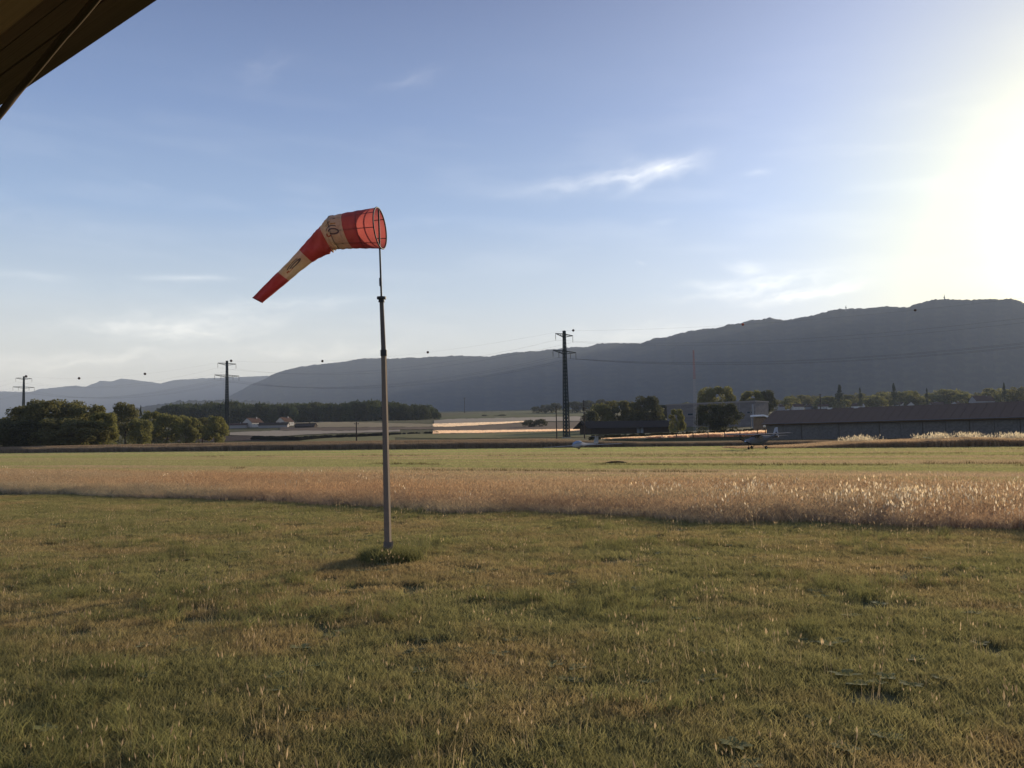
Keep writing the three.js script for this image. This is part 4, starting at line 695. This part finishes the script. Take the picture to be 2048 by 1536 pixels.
// ------------------------------------------------------------------ windsock and its pole
const SOCK_D = 16.7;
{
  const foot = at(777, 1120, SOCK_D), t = thing('windsock', 'red and white windsock hanging limp from a tall grey pole', 'windsock', [foot.x, 0, foot.z]);
  const local = (px, py, d = 0) => { const p = at(px, py, SOCK_D + d); return new THREE.Vector3(p.x - foot.x, p.y, p.z - foot.z); };
  const galv = std(0.15, 0.125, 0.105, 0.7, { map: metalTex }), weathered = std(0.25, 0.20, 0.155, 0.8, { map: grainTex }), iron = std(0.045, 0.045, 0.045, 0.6);
  const P = (px, py) => local(px, py).toArray();
  const lower = P(767.5, 706), mid = P(763, 598), top = P(757, 420);
  { // square timber post, tapered, chamfered corners
    const c = 0.13, sq = new THREE.Shape(); [[-1 + c, -1], [1 - c, -1], [1, -1 + c], [1, 1 - c], [1 - c, 1], [-1 + c, 1], [-1, 1 - c], [-1, -1 + c]].forEach(([x, y], i) => (i ? sq.lineTo(x, y) : sq.moveTo(x, y)));
    const L = lower[1] + 0.3, g = new THREE.ExtrudeGeometry(sq, { depth: L, steps: 24, bevelEnabled: false }).rotateX(-Math.PI / 2), a = g.attributes.position, q = -15 * DEG;
    for (let i = 0; i < a.count; i++) { const t = a.getY(i) / L, w = lerp(0.0565, 0.040, t) * (1 + 0.02 * (vnoise(a.getY(i) * 1.7, 3, 5) - 0.5)), x = a.getX(i) * w, z = a.getZ(i) * w; a.setXYZ(i, lerp(0, lower[0], t) + x * Math.cos(q) + z * Math.sin(q), lerp(-0.3, lower[1], t), lerp(0, lower[2], t) - x * Math.sin(q) + z * Math.cos(q)); }
    const f = g.toNonIndexed ? g : g; f.computeVertexNormals(); part(t, 'pole', f, weathered);
  }
  part(t, 'upper_pole', [bar(lower, mid, 0.047, 0.040, 20)], galv);
  part(t, 'collar', [bar(P(767.7, 712), P(767.3, 700), 0.063, 0.063, 20)], iron);
  part(t, 'flange', [new THREE.CylinderGeometry(0.088, 0.088, 0.045, 24).translate(mid[0], mid[1] + 0.02, mid[2]), new THREE.CylinderGeometry(0.055, 0.06, 0.06, 20).translate(mid[0], mid[1] - 0.03, mid[2])], iron);
  part(t, 'top_rod', [bar(mid, top, 0.019, 0.016, 12), bar(P(761.3, 572), P(760.8, 556), 0.026, 0.026, 12)], iron);
  part(t, 'footing', new THREE.CylinderGeometry(0.34, 0.38, 0.16, 28).translate(0, -0.03, 0), std(0.36, 0.34, 0.30, 0.95, { map: speckTex }));
  for (const [x, z] of [[-0.15, -0.15], [0.15, -0.15], [0.15, 0.15], [-0.15, 0.15]]) part(t, 'bolt', new THREE.CylinderGeometry(0.018, 0.018, 0.05, 6).translate(x, 0.12, z), iron);
  part(t, 'base_plate', [box(0.36, 0.025, 0.36, 0, 0.064, 0), box(0.16, 0.3, 0.012, 0, 0.226, 0.075), box(0.16, 0.3, 0.012, 0, 0.226, -0.075)], std(0.16, 0.14, 0.125, 0.7, { map: metalTex }));
  // the sock: rings along a bent axis. each: top edge, bottom edge (photo), depth offset, how far the ring opens toward the viewer
  const rings = [[757, 416, 763.5, 497, 0, 10], [735, 419.5, 744, 496, 0.07, 9.5], [712, 423.5, 725, 495.5, 0.14, 9], [689, 427.5, 705, 495.5, 0.22, 9], [672, 430.5, 691, 496, 0.28, 10], [664, 432, 681, 497.5, 0.31, 11], [655, 439, 674, 498, 0.33, 12], [648, 447.5, 669, 498.5, 0.35, 13], [642, 454, 666, 502, 0.36, 13], [634, 461, 660, 505, 0.37, 12], [626, 470, 652, 509.5, 0.38, 12], [613, 484.5, 638, 516, 0.40, 11], [599, 500, 624, 524, 0.42, 10], [578, 522, 602, 541, 0.45, 9], [556, 544.5, 578, 561.5, 0.48, 8], [532, 569, 552, 582.5, 0.51, 7], [505, 596, 524, 606, 0.54, 6]];
  const seg = 96, rows = 8;
  const ringPoint = (ri, a) => { // ri fractional
    const i = Math.min(rings.length - 2, Math.floor(ri)), f = ri - i, R = rings[i].map((v, k) => lerp(v, rings[i + 1][k], f)), A = local(R[0], R[1], R[4]), B = local(R[2], R[3], R[4]), c = A.clone().lerp(B, 0.5), up = A.clone().sub(B).multiplyScalar(0.5), rad = up.length();
    const before = rings[Math.max(0, i - 1)], after = rings[Math.min(rings.length - 1, i + 1)], mb = local((before[0] + before[2]) / 2, (before[1] + before[3]) / 2, before[4]), ma = local((after[0] + after[2]) / 2, (after[1] + after[3]) / 2, after[4]), axis = ma.sub(mb).normalize();
    const side = new THREE.Vector3().crossVectors(axis, up).normalize();
    const tilt = new THREE.Vector3(0, 0, 1).sub(up.clone().normalize().multiplyScalar(up.clone().normalize().z)).normalize();
    const limp = sstep(5, 9, ri), flat = lerp(1, 0.8, limp), across = tilt.multiplyScalar(rad * flat * Math.sign(side.z || 1) * (side.z < 0 ? -1 : 1));
    across.x -= Math.sign(across.z) * rad * 0.165 * (1 - 0.8 * limp);
    const w = limp * rad * 0.10 * (Math.sin(a * 3 + ri * 1.3) + 0.7 * Math.sin(a * 5 - ri * 2.1)) * Math.abs(Math.sin(a)) ;
    const kink = Math.exp(-(((ri - 8) / 1.6) ** 2)) * Math.max(0, -Math.cos(a)) * rad * 0.10 * Math.sin(ri * 5.2);
    const fold = rad * ((fbm(a * 2.2 + 40, ri * 0.9, 4, 23) - 0.5) * 0.10 + Math.exp(-(((ri - 6.5) / 2.2) ** 2)) * 0.035 * Math.sin(a * 9 + ri * 2.2) + 0.012 * Math.sin(ri * 7 + 3 * Math.sin(a * 2))) * sstep(0.3, 2.2, ri);
    up.multiplyScalar(1 + fold / rad); across.multiplyScalar(1 + fold / rad);
    const n = up.clone().normalize().multiplyScalar(w * 0.3 + kink).add(new THREE.Vector3(0, 0, 1).multiplyScalar(w));
    return c.add(up.multiplyScalar(Math.cos(a))).add(across.multiplyScalar(Math.sin(a))).add(n);
  };
  const run = (ri) => { let sum = 0; for (let k = 0; k < ri; k++) { const a = rings[k], b = rings[k + 1], f = Math.min(1, ri - k); sum += f * Math.hypot((a[0] + a[2] - b[0] - b[2]) / 2, (a[1] + a[3] - b[1] - b[3]) / 2); } return sum; };
  const band = (r0, r1) => {
    const pos = [], uv = [], idx = [], nr = Math.max(rows, Math.round((r1 - r0) * 8));
    for (let j = 0; j <= nr; j++) for (let i = 0; i <= seg; i++) { const p = ringPoint(lerp(r0, r1, j / nr), i / seg * 2 * Math.PI); pos.push(p.x, p.y, p.z); uv.push((run(lerp(r0, r1, j / nr)) - run(r0)) / (run(r1) - run(r0)), i / seg); }
    for (let j = 0; j < nr; j++) for (let i = 0; i < seg; i++) { const a = j * (seg + 1) + i, b = a + seg + 1; idx.push(a, b, a + 1, a + 1, b, b + 1); }
    const g = new THREE.BufferGeometry(); g.setAttribute('position', new THREE.Float32BufferAttribute(pos, 3)); g.setAttribute('uv', new THREE.Float32BufferAttribute(uv, 2)); g.setIndex(idx); g.computeVertexNormals(); return g;
  };
  const weave = dataTex(256, (u, v, c) => { const n = fbm(u * 8, v * 8, 4, 17, 8), w = 0.96 + 0.04 * Math.sin(u * 400) * Math.sin(v * 400); c[0] = lerp(0.8, 1, n) * w; c[1] = lerp(0.72, 1, n) * w; c[2] = lerp(0.7, 1, n) * w; });
  const cloth = (r, g, b, map) => new THREE.MeshPhysicalMaterial({ color: rgb(r, g, b), roughness: 0.9, specularIntensity: 0.2, transmission: 0.58, thickness: 0, side: THREE.DoubleSide, map });
  // faded print on the white panels: a grey loop and small red and yellow marks
  const print = (kind) => {
    const k = document.createElement('canvas'); k.width = 256; k.height = 1024; const c = k.getContext('2d');
    c.fillStyle = '#e9e0cf'; c.fillRect(0, 0, 256, 1024);
    const r = rng(kind * 9 + 3); for (let i = 0; i < 2600; i++) { c.fillStyle = `rgba(${120 + 60 * r()},${95 + 50 * r()},${70 + 40 * r()},${0.03 + 0.05 * r()})`; const s = 2 + 10 * r(); c.fillRect(256 * r(), 1024 * r(), s, s * 1.5); }
    c.lineCap = 'round'; c.strokeStyle = '#75707a';
    c.save(); c.translate(128, kind ? 770 : 760);
    c.lineWidth = kind ? 26 : 15; c.beginPath(); c.ellipse(-18, -22, 56, 24, 0.1, 0.4, 5.4); c.stroke(); c.lineWidth = kind ? 18 : 11; c.beginPath(); c.moveTo(-60, 22); c.bezierCurveTo(-20, 44, 30, 40, 58, 12); c.stroke();
    c.fillStyle = '#b5705c'; c.fillRect(22, -60, 48, 14); c.fillRect(60, -46, 26, 34); c.fillStyle = '#c4a26a'; c.fillRect(-66, 46, 60, 12); c.fillRect(10, 52, 44, 10); c.fillStyle = '#93836f'; c.fillRect(-8, 70, 70, 8);
    c.restore();
    const t = new THREE.CanvasTexture(k); t.colorSpace = THREE.SRGBColorSpace; t.wrapT = THREE.RepeatWrapping; return t;
  };
  const red = cloth(0.49, 0.125, 0.11, weave);
  part(t, 'red_band', band(0, 3), red); part(t, 'white_band', band(3, 8), cloth(0.70, 0.63, 0.53, print(0)), 'white band at the bend, with a faded grey loop print'); part(t, 'red_band', band(8, 12), red); part(t, 'white_band', band(12, 14), cloth(0.70, 0.63, 0.53, print(1)), 'white band near the tip, with a faded print'); part(t, 'red_band', band(14, 16), red);
  const hoop = (ri, r, k = 0.985) => { const pts = [], c = ringPoint(ri, 0).lerp(ringPoint(ri, Math.PI), 0.5); for (let i = 0; i < 40; i++) pts.push(ringPoint(ri, i / 40 * 2 * Math.PI).sub(c).multiplyScalar(k).add(c)); return new THREE.TubeGeometry(new THREE.CatmullRomCurve3(pts, true), 80, r, 6, true); };
  part(t, 'mouth_ring', hoop(0.02, 0.014, 1.0), iron); part(t, 'basket_ring', hoop(1.7, 0.011, 0.97), iron); part(t, 'basket_ring', hoop(5.2, 0.011, 0.97), iron);
  for (const a of [0.9, 1.75, 2.6, 3.5, 4.4, 5.4]) { const pts = []; for (let i = 0; i <= 10; i++) { const ri = 0.02 + 5.18 * i / 10, c = ringPoint(ri, 0).lerp(ringPoint(ri, Math.PI), 0.5); pts.push(ringPoint(ri, a).sub(c).multiplyScalar(0.97).add(c)); } part(t, 'basket_rod', new THREE.TubeGeometry(new THREE.CatmullRomCurve3(pts), 20, 0.008, 6), iron); }
  part(t, 'end_hem', hoop(15.97, 0.006, 1.0), red);
}

// ------------------------------------------------------------------ eave overhead at the left
{
  const H = 1.15, lift = (px, py, h) => { const r = ray(px, py); return r.multiplyScalar(h / r.y).add(camera.position); };
  const a = lift(0, 196, H), b = lift(285, 0, H), dir = b.clone().sub(a).setY(0).normalize(), inner = lift(0, 47, H), nrm = new THREE.Vector3(-dir.z, 0, dir.x); if (inner.clone().sub(a).dot(nrm) < 0) nrm.negate();
  const wIn = inner.clone().sub(a).dot(nrm), mid = a.clone().lerp(b, 0.5);
  const t = thing('roof_eave', 'dark brown roof overhang in the top left corner', 'eave', [mid.x, mid.y, mid.z], Math.atan2(-dir.z, dir.x)); // local x runs along the edge
  const s = Math.sign(new THREE.Vector3(0, 0, 1).applyAxisAngle(new THREE.Vector3(0, 1, 0), t.rotation.y).dot(nrm)), L = 14, timber = std(0.27, 0.20, 0.16, 0.85, { map: grainTex }), soff = std(0.28, 0.208, 0.165, 0.9, { map: grainTex }), tanM = std(0.70, 0.47, 0.31, 0.9, { map: grainTex });
  const nb = Math.max(3, Math.round(wIn / 0.14)), bw = wIn / nb;
  for (let i = 0; i < nb; i++) part(t, 'soffit_board', box(L, 0.022, bw - 0.004, 0, 0.011 + (i % 2) * 0.002, s * (bw * (i + 0.5))), i % 2 ? soff : timber);
  part(t, 'fascia', box(L, 0.2, 0.028, 0, 0.105, s * -0.016), timber);
  part(t, 'roof_deck', box(L, 0.05, wIn + 2.4, 0, 0.24, s * (wIn + 2.3) / 2), timber);
  part(t, 'wall_plate', box(L, 0.26, 0.12, 0, -0.0, 0).translate(0, 0.09, s * (wIn + 0.065)), tanM, 'lighter tan board inside the dark overhang');
  for (let i = 0; i < 12; i++) part(t, 'ceiling_board', box(L, 0.022, 0.178, 0, 0.014, s * (wIn + 0.22 + i * 0.182)), tanM);
  // loose cable looping below the eave
  const q = [lift(215, -30, H - 0.03), lift(150, 48, H - 0.05), lift(128, 72, H - 0.07), lift(90, 118, H - 0.1), lift(62, 152, H - 0.12), lift(38, 180, H - 0.15), lift(12, 213, H - 0.2), lift(-25, 258, H - 0.26)];
  single('loose_cable', new THREE.TubeGeometry(new THREE.CatmullRomCurve3(q), 90, 0.0105, 10), std(0.10, 0.075, 0.05, 0.95), 'loose dark cable hanging along the roof overhang, top left', 'cable');
}

renderer.render(scene, camera);
